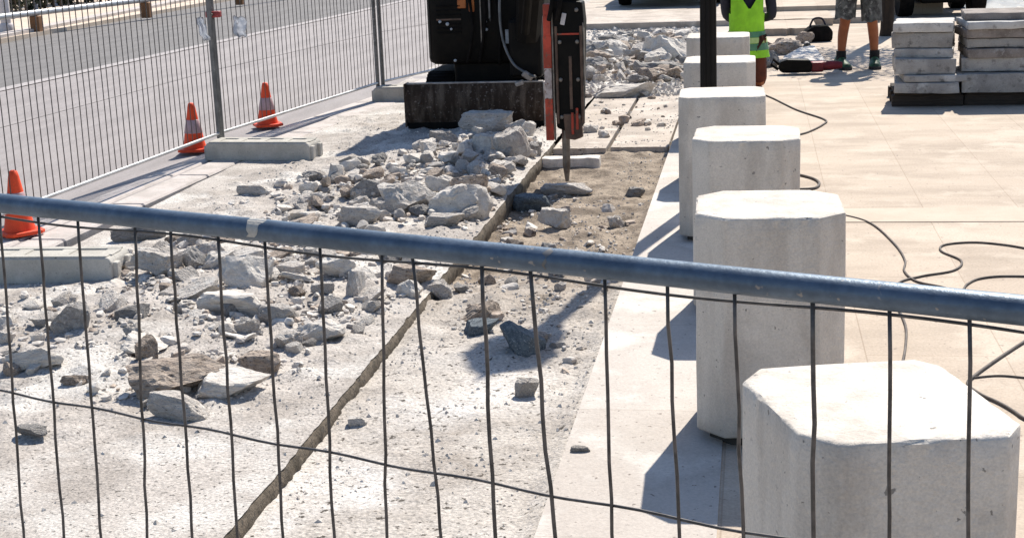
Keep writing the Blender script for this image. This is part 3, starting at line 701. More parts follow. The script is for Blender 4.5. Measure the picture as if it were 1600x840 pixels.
# ------------------------------------------------------------------ cables on the pavement
def cable(px, label, r=.0052, name='power_cable', lift=0.0):
    pts = [G(a, b) for a, b in px]; 
    for i, p in enumerate(pts): p.z = r*1.05+lift*abs(math.sin(i*1.7))
    o = obj(name, TB(smooth_path(pts, 8), r, 8), 'cable', None, 180)
    return tag(o, label, 'cable', 'cables lying on the pavement')
cable([(1290, 333), (1322, 338), (1362, 351), (1398, 383), (1414, 408), (1413, 425), (1432, 441), (1472, 450), (1494, 457), (1504, 455), (1511, 446), (1530, 437), (1570, 433), (1640, 436), (1760, 452), (1900, 440)], 'black cable from behind the second concrete block, ending in an arc at right')
cable([(1380, 640), (1400, 590), (1412, 560), (1416, 520), (1410, 497), (1398, 470), (1404, 444), (1440, 433), (1490, 424), (1502, 409), (1471, 394), (1476, 384), (1520, 380), (1570, 384), (1640, 394), (1780, 400), (1930, 385)], 'looping black cable with an S bend in the middle of the right pavement')
cable([(1920, 420), (1780, 445), (1650, 505), (1600, 536), (1560, 562), (1524, 588), (1512, 602), (1530, 617), (1562, 632), (1584, 645), (1600, 656), (1640, 676), (1720, 730)], 'black cable rising to the right edge just behind the nearest block', .0058)
cable([(1515, 592), (1560, 588), (1610, 592), (1700, 600)], 'thin faded cable on the paving just behind the nearest block', .0038)
cable([(1185, 146), (1208, 155), (1245, 173), (1288, 188), (1286, 196), (1262, 208), (1238, 214)], 'thin dark cord angled across the paving beside the third block', .007)
cable([(1235, 272), (1268, 280), (1280, 288), (1272, 296), (1240, 298)], 'small loop of black cord at the side of the third block', .008)

# ------------------------------------------------------------------ broken concrete
def rock_mesh(seed, flat=1.0, cuts=11, rough=.05, sub=4):
    rr = random.Random(seed); bm = bmesh.new(); bmesh.ops.create_icosphere(bm, subdivisions=sub, radius=1)
    pls = []
    for _ in range(cuts):
        n = Vector((rr.gauss(0, 1), rr.gauss(0, 1), rr.gauss(0, 1))).normalized(); pls.append((n, rr.uniform(.42, .78)))
    pls += [(Vector((0, 0, 1)), rr.uniform(.45, .6)), (Vector((0, 0, -1)), .5)]
    for v in bm.verts:
        p = v.co.copy()
        for _ in range(2):
            for n, d in pls:
                k = p.dot(n)-d
                if k > 0: p -= n*k
        q = p+Vector((seed, 0, 0))
        p += p.normalized()*(noise.noise(q*2.6)*rough*2.0 - max(0, noise.noise(q*5.5)-.1)*rough*2.6 + (abs(noise.noise(q*11))-.2)*rough*1.6 + (noise.noise(Vector((math.floor(q.x*3.1), math.floor(q.y*2.7), math.floor(q.z*3.7)))*1.73))*rough*1.1)
        v.co = p
    xs = [v.co.x for v in bm.verts]; ys = [v.co.y for v in bm.verts]; zs = [v.co.z for v in bm.verts]
    for v in bm.verts:   # unit box, resting on z=0
        v.co = Vector(((v.co.x-min(xs))/(max(xs)-min(xs))-.5, (v.co.y-min(ys))/(max(ys)-min(ys))-.5, (v.co.z-min(zs))/(max(zs)-min(zs))))
    me = bpy.data.meshes.new('rubble_chunk'); bm.to_mesh(me); bm.free(); me.shade_smooth(); me.set_sharp_from_angle(angle=R(22))
    return me
SOLID = [rock_mesh(100+i, cuts=7) for i in range(14)]
SLABBY = [rock_mesh(200+i, cuts=7, rough=.04) for i in range(8)]
SHARP = [rock_mesh(300+i, cuts=4, rough=.03) for i in range(4)]
TINY = [rock_mesh(500+i, cuts=4, sub=1, rough=.08) for i in range(8)]
SMALL = [rock_mesh(400+i, cuts=6, sub=2, rough=.06) for i in range(10)]
def set_mat(me, m_):
    key = me.name+m_
    if key in cache: return cache[key]
    c = me.copy(); c.materials.clear(); c.materials.append(M[m_]); cache[key] = c; return c
cache = {}
def hgt(x, y):
    if y > 13.4: return 0.0
    if x > XP: return 0.0
    if x > XS: return hT(x, y) if y < Y1 else -.002
    if x < -3.62: return 0.0
    return hL(x, y)
CH_ = []
def chunk(p, s, rz, me, m_, label, group=None, tilt=(0, 0), sink=.15, dz=0.0):
    CH_.append((p, s, rz, me, m_, label, group, tilt, sink, dz))
def mxof(c):
    p, s, rz, me, m_, label, group, tilt, sink, dz = c
    from mathutils import Euler
    return Matrix.LocRotScale(Vector((p[0], p[1], hgt(p[0], p[1])-s[2]*sink+dz)), Euler((tilt[0], tilt[1], rz)), Vector(s))
def build_chunks(limit=292):
    "the chunks that show largest are things; the remainder is one mass of crumbs"
    def size(c):
        if c[6] is None: return 1e9
        return -1 if c[6] == 'crumbs' else c[1][0]*c[1][2]/(c[0][1]**2)
    order = sorted(CH_, key=size, reverse=True)
    for c in order[:limit]:
        o = bpy.data.objects.new('rubble_chunk', set_mat(c[3], c[4])); C.objects.link(o)
        o.matrix_world = mxof(c); tag(o, c[5], 'rubble chunk', c[6])
    V, Fc, mi = [], [], []; names = ['rock', 'rock_pale', 'rock_brown', 'rock_dark', 'rock_blue']
    for c in order[limit:]:
        mx_ = mxof(c); k = len(V); V.extend(mx_ @ v.co for v in c[3].vertices)
        for p in c[3].polygons: Fc.append([k+i for i in p.vertices]); mi.append(names.index(c[4]))
    me = bpy.data.meshes.new('rubble_crumbs'); me.from_pydata(V, [], Fc); me.update()
    for n_ in names: me.materials.append(M[n_])
    me.polygons.foreach_set('material_index', mi)
    o = bpy.data.objects.new('rubble_crumbs', me); C.objects.link(o)
    tag(o, 'crumbs and small lumps of broken concrete lying between the larger chunks', 'rubble', None, 'stuff')
# chunks one can pick out: (px, py foot, width px, height px, depth factor, shape list, material, tilt deg, label, rz)
big = [
 (97, 524, 62, 56, .9, SHARP, 'rock_dark', (12, 20), 'dark grey spiky stone standing alone near the left picture edge', 20),
 (50, 580, 100, 34, .55, SLABBY, 'rock_pale', (-14, -8), 'pale tilted slab piece touching the left picture edge', 12),
 (355, 488, 118, 40, .7, SLABBY, 'rock_pale', (-8, 0), 'flat pale slab piece casting a black shadow, left of centre', -4),
 (372, 452, 96, 62, .7, SOLID, 'rock_pale', (-25, 12), 'big pale block leaning right behind the flat shadowed slab', 25),
 (232, 440, 92, 46, .8, SOLID, 'rock', (0, 5), 'grey lump with a crumbly face right of the left foot block', 5),
 (305, 424, 52, 44, .8, SOLID, 'rock_dark', (0, -15), 'dark wedge of rubble between the crumbly lump and the leaning block', 40),
 (262, 622, 165, 62, .7, SOLID, 'rock_brown', (-6, -4), 'largest brownish slab piece low in the left foreground', 8),
 (395, 588, 92, 42, .7, SOLID, 'rock_brown', (0, 0), 'brown crumbling stone at the right of the largest brownish slab', -15),
 (352, 622, 130, 36, .8, SLABBY, 'rock_pale', (6, 4), 'flat light slab in front of the brown crumbling stone', 14),
 (270, 658, 112, 44, .7, SLABBY, 'rock', (-10, 6), 'squat flat stone lowest in the left foreground heap', -8),
 (230, 552, 44, 44, .8, SHARP, 'rock_brown', (10, -20), 'small dark pointed stone above the largest brownish slab', 60),
 (446, 545, 48, 28, .9, SOLID, 'rock', (0, 0), 'rounded grey stone left of the white smooth chunk', 10),
 (497, 534, 86, 36, .7, SOLID, 'rock_pale', (0, -6), 'smooth white chunk in the middle of the left walkway', -12),
 (430, 505, 76, 32, .7, SLABBY, 'rock', (0, 8), 'tapered grey chunk behind the rounded grey stone', 20),
 (552, 464, 44, 54, .5, SHARP, 'rock', (0, 14), 'upright shell shaped fragment just under the blue rail', 70),
 (520, 432, 66, 40, .7, SOLID, 'rock_pale', (0, 0), 'pale chunk just behind the upright shell shaped fragment', 33),
 (638, 446, 84, 32, .6, SLABBY, 'rock_brown', (-8, 6), 'long grey brown piece beside the step just under the rail', -6),
 (212, 378, 92, 26, .6, SLABBY, 'rock_dark', (-6, -6), 'flat dark grey flake beyond the left foot block', 14),
 (500, 460, 44, 22, .8, SOLID, 'rock', (0, 0), 'low grey stub left of the upright shell shaped fragment', 50),
 (46, 686, 66, 16, .6, SLABBY, 'rock_dark', (0, 0), 'thin dark flake low at the left picture edge', -10),
 (634, 336, 72, 52, .8, SOLID, 'rock', (0, -8), 'rounded grey lump in the middle of the heap before the excavator', 10),
 (712, 340, 110, 58, .8, SOLID, 'rock_pale', (-16, 12), 'widest leaning slab in the heap before the excavator', 30),
 (560, 352, 84, 34, .7, SOLID, 'rock', (0, 0), 'rough round chunk just above the blue rail', -20),
 (690, 358, 70, 24, .7, SLABBY, 'rock', (0, 0), 'low grey fragment before the widest leaning slab', 5),
 (566, 310, 52, 34, .6, SHARP, 'rock_dark', (0, 18), 'blue grey wedge at the left of the heap', 15),
 (395, 306, 60, 20, .7, SLABBY, 'rock', (0, 0), 'outlying low slab far left of the heap', 8),
 (490, 282, 44, 18, .7, SOLID, 'rock', (0, 0), 'outlying stone right of the fence foot block', 0),
 (757, 212, 92, 36, .6, SOLID, 'rock', (0, 0), 'long grey block propped against the dozer blade', -6),
 (762, 242, 54, 36, .8, SOLID, 'rock_pale', (0, 0), 'cream topped block under the long grey block', 12),
 (806, 252, 60, 54, .6, SHARP, 'rock', (0, -16), 'tall leaning flake beside the breaker chisel', 40),
 (690, 232, 48, 30, .7, SOLID, 'rock_dark', (0, 0), 'dark lump in the shade of the dozer blade', 0),
 (730, 300, 60, 34, .8, SOLID, 'rock_brown', (0, 0), 'brownish lump behind the widest leaning slab', 0),
 (863, 360, 54, 36, .8, SOLID, 'rock_pale', (0, 0), 'pale cracked clod in the dug strip before the chisel', 0),
 (963, 354, 34, 26, .8, SOLID, 'rock', (0, 0), 'small grey stone in the dug strip near the paving edge', 20),
 (830, 326, 62, 28, .7, SLABBY, 'rock_blue', (0, 0), 'rounded blue grey disc of stone beside the step', 0),
 (884, 306, 84, 18, .4, SLABBY, 'rock', (0, 0), 'long low grey strip of kerb left of the paving edge', 3),
 (990, 306, 34, 18, .8, SOLID, 'rock_dark', (0, 0), 'dark stub of stone at the paving edge', 10),
 (818, 622, 40, 34, .8, SOLID, 'rock', (0, 10), 'small grey cube lying alone on the dug strip', 15),
 (752, 502, 70, 30, .6, SOLID, 'rock_brown', (0, -14), 'brown stone behind the blue grey slab in the dug strip', 25),
 (800, 556, 92, 46, .8, SHARP, 'rock_blue', (-22, 24), 'jagged dark blue grey chunk in the middle of the dug strip', -28),
 (752, 524, 60, 24, .7, SLABBY, 'rock_blue', (8, -6), 'flat blue grey flake left of the jagged blue grey chunk', 20),
 (555, 664, 34, 16, .8, SLABBY, 'rock_pale', (0, 0), 'small white chip right of the step in the foreground', 30),
 (906, 708, 34, 12, .5, SLABBY, 'rock', (0, 0), 'small flat chip on the smooth paving edge', 8),
 (680, 470, 56, 36, .8, SOLID, 'rock', (0, 0), 'grey lump just right of the step under the rail', 0),
 (1042, 100, 92, 42, .8, SOLID, 'rock_pale', (-22, 4), 'biggest pale boulder of the far heap, left of the lamp post', -4),
 (1036, 116, 84, 20, .7, SLABBY, 'rock_dark', (0, 0), 'dark slab under the biggest pale boulder', 4),
 (976, 153, 98, 24, .5, SLABBY, 'rock_pale', (-12, 0), 'flat pointed slab lying in front of the far heap', 6),
 (952, 90, 54, 30, .8, SOLID, 'rock_pale', (0, 0), 'pale lump at the left of the far heap', 0),
 (1203, 106, 28, 28, .9, SOLID, 'rock_dark', (0, 0), 'round dark boulder right of the kneeling worker', 0),
 (1225, 86, 56, 24, .8, SOLID, 'rock_brown', (0, 0), 'brown lump above the white slab beside the kneeling worker', 0),
 (1257, 68, 30, 20, .8, SOLID, 'rock_brown', (0, 0), 'rounded brown stone at the end of the broken paving edge', 0)]
rr = random.Random(11)
for i, (px, py, wp, hp_, df, L_, m_, tl, lb, rz) in enumerate(big):
    p = G(px, py, -.06 if XS < G(px, py).x < XP and G(px, py).y < Y1 else 0)
    z0 = hgt(p.x, p.y); p = G(px, py, z0+.0)
    sc_ = F/(p.y*math.cos(R(9))*.985)
    w_ = wp/sc_; h_ = hp_/sc_*.95; d_ = w_*df
    chunk((p.x, p.y+d_*.42), (w_*1.05, d_, h_*1.12), R(rz), L_[i % len(L_)], m_, lb, None, (R(tl[0]), R(tl[1])), .16)
# dark hollow under the sagging slab
# repeats in zones
def inpoly(px, py, poly):
    c = False; j = len(poly)-1
    for i in range(len(poly)):
        xi, yi = poly[i]; xj, yj = poly[j]
        if (yi > py) != (yj > py) and px < (xj-xi)*(py-yi)/(yj-yi)+xi: c = not c
        j = i
    return c
bigpts = []
def scatter(n, poly, smin, smax, mats, label, group, seed, lists=(SMALL, SOLID), pile=0.0, zpl=0.0, prop=(.6, 1.0, .35, .7)):
    r_ = random.Random(seed); xs = [p[0] for p in poly]; ys = [p[1] for p in poly]; k = 0
    world = [G(*p, zpl) for p in poly]; wp = [(v.x, v.y) for v in world]; wx = [v[0] for v in wp]; wy = [v[1] for v in wp]
    while k < n:
        x = r_.uniform(min(wx), max(wx)); y = r_.uniform(min(wy), max(wy))
        if not inpoly(x, y, wp): continue
        s = smin*(smax/smin)**(r_.random()**1.6)
        if XS-.5*s < x < XS+.5*s: continue
        if group == 'crumbs' and r_.random() > .30+2.4*fbm(x, y, 2.6, 4, 2.5): k += .35; continue
        L_ = r_.choice(lists)
        chunk((x, y), (s*r_.uniform(.8, 1.3), s*r_.uniform(prop[0], prop[1]), s*r_.uniform(prop[2], prop[3])), r_.uniform(0, 6.28), r_.choice(L_), r_.choice(mats), label, group,
              (r_.uniform(-.4, .4), r_.uniform(-.4, .4)), .26, dz=r_.random()*pile)
        k += 1
mx = ['rock', 'rock_pale', 'rock_pale', 'rock_brown', 'rock', 'rock', 'rock_dark', 'rock_pale']
heap = [(470, 305), (540, 270), (640, 252), (700, 236), (830, 225), (845, 236), (790, 330), (740, 360), (620, 362), (480, 335)]
scatter(420, heap, .025, .17, mx, 'small broken concrete lump in the heap between excavator blade and rail', 'small lumps in the heap before the excavator', 21, (SMALL, SOLID, SMALL), .03)
heap2 = [(660, 262), (700, 225), (820, 215), (838, 240), (790, 300), (690, 310)]
scatter(16, heap2, .07, .17, ['rock', 'rock_pale', 'rock_dark', 'rock'], 'fist to head sized concrete lump piled at the foot of the dozer blade', 'lumps piled at the blade', 29, (SOLID, SLABBY), .03)
left = [(185, 400), (330, 365), (480, 345), (640, 370), (690, 410), (600, 500), (480, 570), (400, 620), (200, 650), (60, 600), (0, 590), (0, 480), (190, 455)]
scatter(210, left, .03, .15, mx, 'small broken concrete piece scattered on the walkway left of the step', 'small pieces on the left walkway', 22, (SMALL, SOLID, SMALL))
scatter(1900, left, .008, .05, mx, 'crumb', 'crumbs', 31, (TINY,))
left2 = [(200, 395), (480, 350), (670, 400), (590, 470), (430, 560), (230, 600), (180, 480)]
scatter(64, left2, .08, .24, ['rock', 'rock_pale', 'rock_pale', 'rock_brown'], 'flat broken piece of concrete paving on the walkway left of the step', 'flat broken pieces on the left walkway', 33, (SLABBY, SLABBY, SOLID), 0, 0, (.55, 1.0, .14, .30))
scatter(1700, left2, .008, .05, mx, 'crumb', 'crumbs', 34, (TINY,))
scatter(1900, [(430, 310), (640, 250), (845, 230), (800, 320), (730, 365), (400, 345)], .008, .05, mx, 'crumb', 'crumbs', 35, (TINY,))
scatter(900, [(690, 440), (840, 280), (1010, 300), (960, 450), (900, 580), (700, 540)], .006, .028, mx, 'crumb', 'crumbs', 36, (TINY,), 0, -.08)
edge_l = [(180, 390), (330, 350), (700, 400), (640, 470), (500, 480), (300, 470)]
scatter(44, edge_l, .06, .17, mx, 'palm sized concrete piece among the larger chunks left of the step', 'palm sized pieces on the left walkway', 25, (SOLID, SLABBY))
far_l = [(340, 330), (480, 270), (560, 300), (470, 340)]
scatter(50, far_l, .03, .12, mx, 'stray concrete crumb on the walkway beyond the blue rail', 'stray crumbs beyond the rail', 23)
tr = [(700, 430), (830, 300), (1000, 320), (960, 450), (900, 600), (720, 560)]
scatter(170, tr, .012, .10, ['rock', 'rock_brown', 'rock_brown', 'rock_dark', 'rock_pale'], 'little stone on the brown floor of the dug strip', 'little stones in the dug strip', 24, (SMALL,), 0, -.08)
fh = [(912, 70), (985, 58), (1088, 58), (1080, 128), (1000, 132), (915, 128)]
scatter(420, fh, .05, .27, ['rock', 'rock_pale', 'rock_dark', 'rock_brown', 'rock_dark'], 'broken lump in the far rubble heap between breaker and lamp post', 'lumps in the far rubble heap', 26, (SOLID, SMALL, SLABBY), .07)
fs = [(915, 130), (1050, 130), (1050, 200), (960, 215), (910, 215)]
scatter(40, fs, .03, .14, ['rock', 'rock_pale', 'rock_brown'], 'loose crumb on the old slabs behind the chisel', 'loose crumbs on the old slabs', 27, (SMALL, SOLID))
br = [(1195, 75), (1265, 52), (1275, 66), (1200, 92)]
scatter(16, br, .06, .22, ['rock_brown', 'rock_brown', 'rock'], 'brown lump along the broken paving edge right of the worker', 'brown lumps at the broken paving edge', 28, (SOLID, SMALL))
build_chunks()
# kerb stone lying at the end of the dug strip
def kerbstone(px0, px1, py, h, d_, label, m_):
    a = G(px0, py, -.08); b = G(px1, py, -.08); L_ = b.x-a.x
    bm = BX((0, 0, h/2), (L_, d_, h), .012)
    bmesh.ops.subdivide_edges(bm, edges=[e for e in bm.edges if e.calc_length() > .1], cuts=5, use_grid_fill=True)
    for v in bm.verts: v.co += Vector((noise.noise(v.co*14), noise.noise(v.co*14+Vector((5, 0, 0))), noise.noise(v.co*12+Vector((0, 5, 0)))))*.008
    o = obj('kerb_stone', bm, m_, None, 40); o.location = ((a.x+b.x)/2, a.y+d_/2, -.10); return tag(o, label, 'kerb stone')
kerbstone(846, 936, 268, .11, .13, 'loose pale kerb stone at the far end of the dug strip behind the chisel', 'rock_pale')
# fine gravel and crumbs, nobody could count it
vs = []; fs_ = []; rg = random.Random(5)
base = [(1, 0, -.2), (-.5, .87, -.2), (-.5, -.87, -.2), (.2, .1, .9), (-.3, -.3, .6)]
tri = [(0, 1, 3), (1, 2, 4), (1, 4, 3), (2, 0, 3), (2, 3, 4), (0, 2, 1)]
def crumb(x, y, s, z):
    a = rg.uniform(0, 6.28); ca, sa = math.cos(a), math.sin(a); k = len(vs); sx, sy, sz = rg.uniform(.6, 1.4)*s, rg.uniform(.6, 1.2)*s, rg.uniform(.5, 1)*s
    for q_ in base:
        px, py = q_[0]*sx, q_[1]*sy; vs.append((x+px*ca-py*sa, y+px*sa+py*ca, z+q_[2]*sz))
    fs_.extend([tuple(k+i for i in t) for t in tri])
dens = 0
while dens < 14000:
    x = rg.uniform(-3.6, XP); y = 2.6+rg.random()**1.2*11
    on_t = x > XS
    m_ = mound(x, y)*6+(.35 if not on_t and 4.6 < y < 11.5 and x > -3.2 else .05)+(.22 if on_t and y > 4 else .0)+fbm(x, y, 1.6, 3, 9)*.3
    if rg.random() > m_*max(0, .55+2.2*fbm(x, y, 2.3, 4, 4)): continue
    if abs(x-XS) < .02: continue
    s = .002+.011*rg.random()**3.5
    crumb(x, y, s, hgt(x, y)+s*.1); dens += 1
for _ in range(420):
    x = rg.uniform(XP, 3.5); y = rg.uniform(3.5, 18)
    if rg.random() < math.exp(-(x-XP)*1.6)+.10: crumb(x, y, .002+.004*rg.random(), .001)
for _ in range(2600):
    p = G(rg.uniform(905, 1095), rg.uniform(42, 150)); 
    s = .01+.04*rg.random()**2; crumb(p.x, p.y, s, .0)
me = bpy.data.meshes.new('gravel'); me.from_pydata(vs, [], fs_); me.update(); me.materials.append(M['rock_pale'])
o = bpy.data.objects.new('gravel', me); C.objects.link(o); tag(o, 'fine grey gravel and crumbs strewn over the broken ground', 'gravel', None, 'stuff')

# ------------------------------------------------------------------ people
def shoe(parent, ang, m_='shoe'):
    bm = bmesh.new(); n = 9; rings = []
    prof = [(-.09, .030, .05), (-.085, .038, .085), (-.04, .040, .10), (.0, .040, .092), (.05, .043, .070), (.10, .047, .055), (.14, .043, .047), (.165, .028, .038), (.172, .008, .025)]
    for y, w_, h in prof:
        rings.append([bm.verts.new((w_*math.cos(a), -y, .012+(h-.012)*max(0, math.sin(a)))) for a in [math.pi*k/8 for k in range(9)]])
    for a, b in zip(rings, rings[1:]):
        for k in range(8): bm.faces.new((a[k], a[k+1], b[k+1], b[k]))
        bm.faces.new((a[0], b[0], b[8], a[8]))
    bm.faces.new(rings[0]); bm.faces.new(rings[-1])
    s = obj('shoe', bm, m_, parent, 60)
    bm = bmesh.new(); sp = [(.9*w_, -y) for y, w_, h in prof]+[(-.9*w_, -y) for y, w_, h in prof[::-1]]
    so_ = obj('sole', prism([(p[0]*1.12, p[1]*1.03) for p in sp], 0, .022, .003), 'sole', s)
    return s
def hand(vs, es, rd, wrist_i, d, side, curl=.5):
    "palm and five fingers appended to a skin skeleton"
    w_ = Vector(vs[wrist_i]); d = d.normalized(); up = Vector((0, -1, 0)) if abs(d.y) < .8 else Vector((0, 0, 1)); sx = d.cross(up).normalized()*side; nn = sx.cross(d).normalized()
    i0 = len(vs); vs.append(w_+d*.055); es.append((wrist_i, i0)); rd.append((.034, .02))
    for k, (off, ln) in enumerate(((-.026, .062), (-.009, .075), (.009, .078), (.026, .070))):
        b = len(vs); vs.append(w_+d*.088+sx*off); rd.append(.0095); es.append((i0, b))
        vs.append(w_+d*(.088+ln*.55)+sx*off*1.1+nn*curl*.02); rd.append(.0085); es.append((b, b+1))
        vs.append(w_+d*(.088+ln*.85)+sx*off*1.1+nn*curl*.055); rd.append(.007); es.append((b+1, b+2))
    b = len(vs); vs.append(w_+d*.04+sx*.04); rd.append(.011); es.append((i0, b)); vs.append(w_+d*.075+sx*.055+nn*.01); rd.append(.009); es.append((b, b+1))
def head(parent, c, face=-1, hair=True):
    bm = bmesh.new(); bmesh.ops.create_uvsphere(bm, u_segments=20, v_segments=16, radius=1)
    for v in bm.verts:
        p = v.co; x, y, z_ = p.x*.076, p.y*.095, p.z*.115
        if z_ < 0: x *= 1-.28*(-z_/.115)**1.5; y = y*(1-.18*(-z_/.115))
        if p.y < -.7 and -.25 < p.z < .1: y -= .018*max(0, 1-abs(p.x)/.25)*(1-abs(p.z+.1)/.3)
        if p.y < -.6 and .05 < p.z < .3: y += .008*(abs(abs(p.x)-.38) < .2)
        v.co = (x, y, z_)
    h = obj('head', bm, 'skin', parent, 180); h.location = c
    for sx in (-1, 1):
        obj('ear', LT([(.004, -.004), (.022, 0), (.018, .006), (.006, .008)], 10), 'skin', h, 60).matrix_local = Matrix.Translation((sx*.074, .01, -.01)) @ Matrix.Rotation(R(90), 4, 'Y') @ Matrix.Diagonal((1.4, .8, 1, 1))
        obj('eye', LT([(.003, -.006), (.011, 0), (.003, .006)], 10), 'white_band', h, 60).matrix_local = Matrix.Translation((sx*.03, -.084, .015)) @ Matrix.Rotation(R(90), 4, 'X')
    obj('mouth', BX((0, -.083, -.052), (.045, .01, .008), .003), 'trouser', h)
    if hair:
        bm = bmesh.new(); bmesh.ops.create_uvsphere(bm, u_segments=20, v_segments=12, radius=1)
        bmesh.ops.delete(bm, geom=[v for v in bm.verts if v.co.z < .0 or (v.co.y < -.55 and v.co.z < .45)], context='VERTS')
        for v in bm.verts: v.co = (v.co.x*.081, v.co.y*.100+.004, v.co.z*.121+.004)
        bmesh.ops.solidify(bm, geom=bm.faces[:], thickness=.006); obj('hair', bm, 'hair', h, 180)
    return h
def standing(loc_, rz, label, legs_m, short, hipw=.155, feet=.33, top='shirt', shoes='shoe'):
    t = thing('person', label, 'person', loc_, rz)
    f = feet/2
    vs = [(0, 0, .93), (0, .0, 1.12), (0, .01, 1.32), (0, .0, 1.45), (0, -.01, 1.52)]; es = [(0, 1), (1, 2), (2, 3), (3, 4)]; rd = [(.145, .105), (.13, .095), (.165, .105), (.09, .07), .052]
    for s in (-1, 1):
        i = len(vs); vs += [(s*.09, 0, .86), (s*(.09+f)/2, -.015, .50), (s*(f*.92), .018, .34), (s*f, .01, .10), (s*f, .0, .06)]
        rd += [.088, .058, .056, .038, .036]; es += [(0, i), (i, i+1), (i+1, i+2), (i+2, i+3), (i+3, i+4)]
        i = len(vs); vs += [(s*.19, 0, 1.40), (s*.25, .02, 1.12), (s*.24, -.10, .90)]; rd += [.055, .042, .028]; es += [(2, i), (i, i+1), (i+1, i+2)]
        hand(vs, es, rd, i+2, Vector((0, -.25, -1)), s)
    skin('body', vs, es, rd, 'skin', t, 1, 0)
    # shirt
    skin('tee_shirt', [(0, 0, .90), (0, 0, 1.12), (0, .01, 1.32), (0, 0, 1.44), (-.20, 0, 1.39), (-.235, .015, 1.22), (.20, 0, 1.39), (.235, .015, 1.22)],
         [(0, 1), (1, 2), (2, 3), (2, 4), (4, 5), (2, 6), (6, 7)], [(.165, .125), (.15, .115), (.18, .12), (.08, .075), .068, .06, .068, .06], top, t, 1, 1)
    if short:
        bm = bmesh.new()
        for s in (-1, 1):
            rings = []
            for z, r, xx in ((.97, .10, s*.075), (.86, .115, s*.092), (.70, .105, s*(.09+f)/2*.93), (.56, .098, s*(.088+f)/2*1.0), (.50 - .03*(s > 0), .100, s*(.09+f)/2*1.03)):
                rings.append([bm.verts.new((xx+r*math.cos(2*math.pi*k/18)*(1+.07*math.sin(k*2.4+z*9)), r*1.05*math.sin(2*math.pi*k/18), z+.012*math.sin(k*1.3+s))) for k in range(18)])
            for a, b in zip(rings, rings[1:]):
                for k in range(18): bm.faces.new((a[k], a[(k+1) % 18], b[(k+1) % 18], b[k]))
        obj('shorts', bm, legs_m, t, 180)
    else:
        skin('trousers', [(0, 0, .95), (-.095, 0, .86), (-(.09+f)/2, -.015, .50), (-f, .01, .08), (.095, 0, .86), ((.09+f)/2, -.015, .50), (f, .01, .08)],
             [(0, 1), (1, 2), (2, 3), (0, 4), (4, 5), (5, 6)], [(.155, .12), .105, .085, .072, .105, .085, .072], legs_m, t, 1, 0)
    for s in (-1, 1):
        if short: obj('sock', LT([(.047, .05), (.050, .10), (.049, .15), (.050, .175), (.040, .176)], 14, (s*f, .006, 0)), 'sock', t, 60)
        e = shoe(t, 0, shoes); e.location = (s*f, -.01, 0); e.rotation_euler = (0, 0, R(-14*s if s < 0 else -4)); e.scale = (1.32, 1.15, 1.5)
    head(t, (0, -.02, 1.645))
    return t
fL = G(1322, 108); fR = G(1362, 106)
standing(((fL.x+fR.x)/2-.01, (fL.y+fR.y)/2+.03, 0), R(2), 'standing worker in mottled grey shorts, black socks and green shoes, bare shins', 'shorts', True, feet=.33)
q = G(1386, 56)
tt_ = thing('street_tree', 'young street tree with a dark slim trunk, just behind the worker in shorts', 'tree', (q.x, q.y, 0))
rr = random.Random(77)
bm = bmesh.new(); tube(bm, [(0, 0, -.05), (.0, 0, .08), (.01, 0, 1.2), (-.02, .02, 2.3), (.0, 0, 3.2), (.02, 0, 4.0)], [.11, .085, .078, .068, .05, .015], 10)
limbs = []
for k in range(11):
    a = k*2.4; z = 2.1+k*.16; e = Vector((math.cos(a)*.75, math.sin(a)*.75, z+.55)); limbs.append(e)
    tube(bm, [(0, 0, z), (math.cos(a)*.35, math.sin(a)*.35, z+.22), e], [.032, .022, .008], 6)
obj('trunk', bm, 'trunk', tt_, 60)
bm = bmesh.new()
for _ in range(5200):
    if rr.random() < .75: p = rr.choice(limbs)+Vector((rr.gauss(0, .24), rr.gauss(0, .24), rr.gauss(0, .22)))
    else: p = Vector((rr.gauss(0, .34), rr.gauss(0, .34), 3.3+rr.gauss(0, .5)))
    s_ = rr.uniform(.03, .06); a = Vector((rr.gauss(0, 1), rr.gauss(0, 1), rr.gauss(0, .6))).normalized(); b = a.orthogonal().normalized()
    bm.faces.new([bm.verts.new(p+v) for v in (a*s_, b*s_*.55, -a*s_, -b*s_*.55)])
obj('crown', bm, 'leaf', tt_)
# kneeling worker in the green vest, upright on both knees
kw = thing('person', 'kneeling worker in a lime green vest with navy sleeves behind the far blocks', 'person', (-.075, 13.62, 0), R(4))
vs = [(0, .02, .50), (0, .0, .66), (0, -.02, .86), (0, -.03, .98), (0, -.05, 1.06)]; es = [(0, 1), (1, 2), (2, 3), (3, 4)]; rd = [(.14, .10), (.125, .09), (.155, .10), (.085, .07), .05]
for s in (-1, 1):
    i = len(vs); vs += [(s*.09, .02, .43), (s*.115, .0, .07), (s*.12, .20, .055), (s*.12, .40, .045), (s*.12, .52, .035)]; rd += [.085, .06, .052, .036, .032]; es += [(0, i), (i, i+1), (i+1, i+2), (i+2, i+3), (i+3, i+4)]
    i = len(vs); vs += [(s*.19, -.02, .94), (.235 if s > 0 else -.17, .04 if s > 0 else .13, .66), (s*.07, .19, .62)]; rd += [.052, .040, .028]; es += [(2, i), (i, i+1), (i+1, i+2)]
    hand(vs, es, rd, i+2, Vector((-s*.5, .1, .8)), s)
skin('body', vs, es, rd, 'skin', kw, 1, 0)
skin('trousers', [(0, .02, .48), (-.09, .02, .42), (-.115, -.01, .09), (-.12, .20, .075), (-.12, .42, .06), (.09, .02, .42), (.115, -.01, .09), (.12, .20, .075), (.12, .42, .06)],
     [(0, 1), (1, 2), (2, 3), (3, 4), (0, 5), (5, 6), (6, 7), (7, 8)], [(.15, .115), .098, .075, .066, .055, .098, .075, .066, .055], 'trouser', kw, 1, 0)
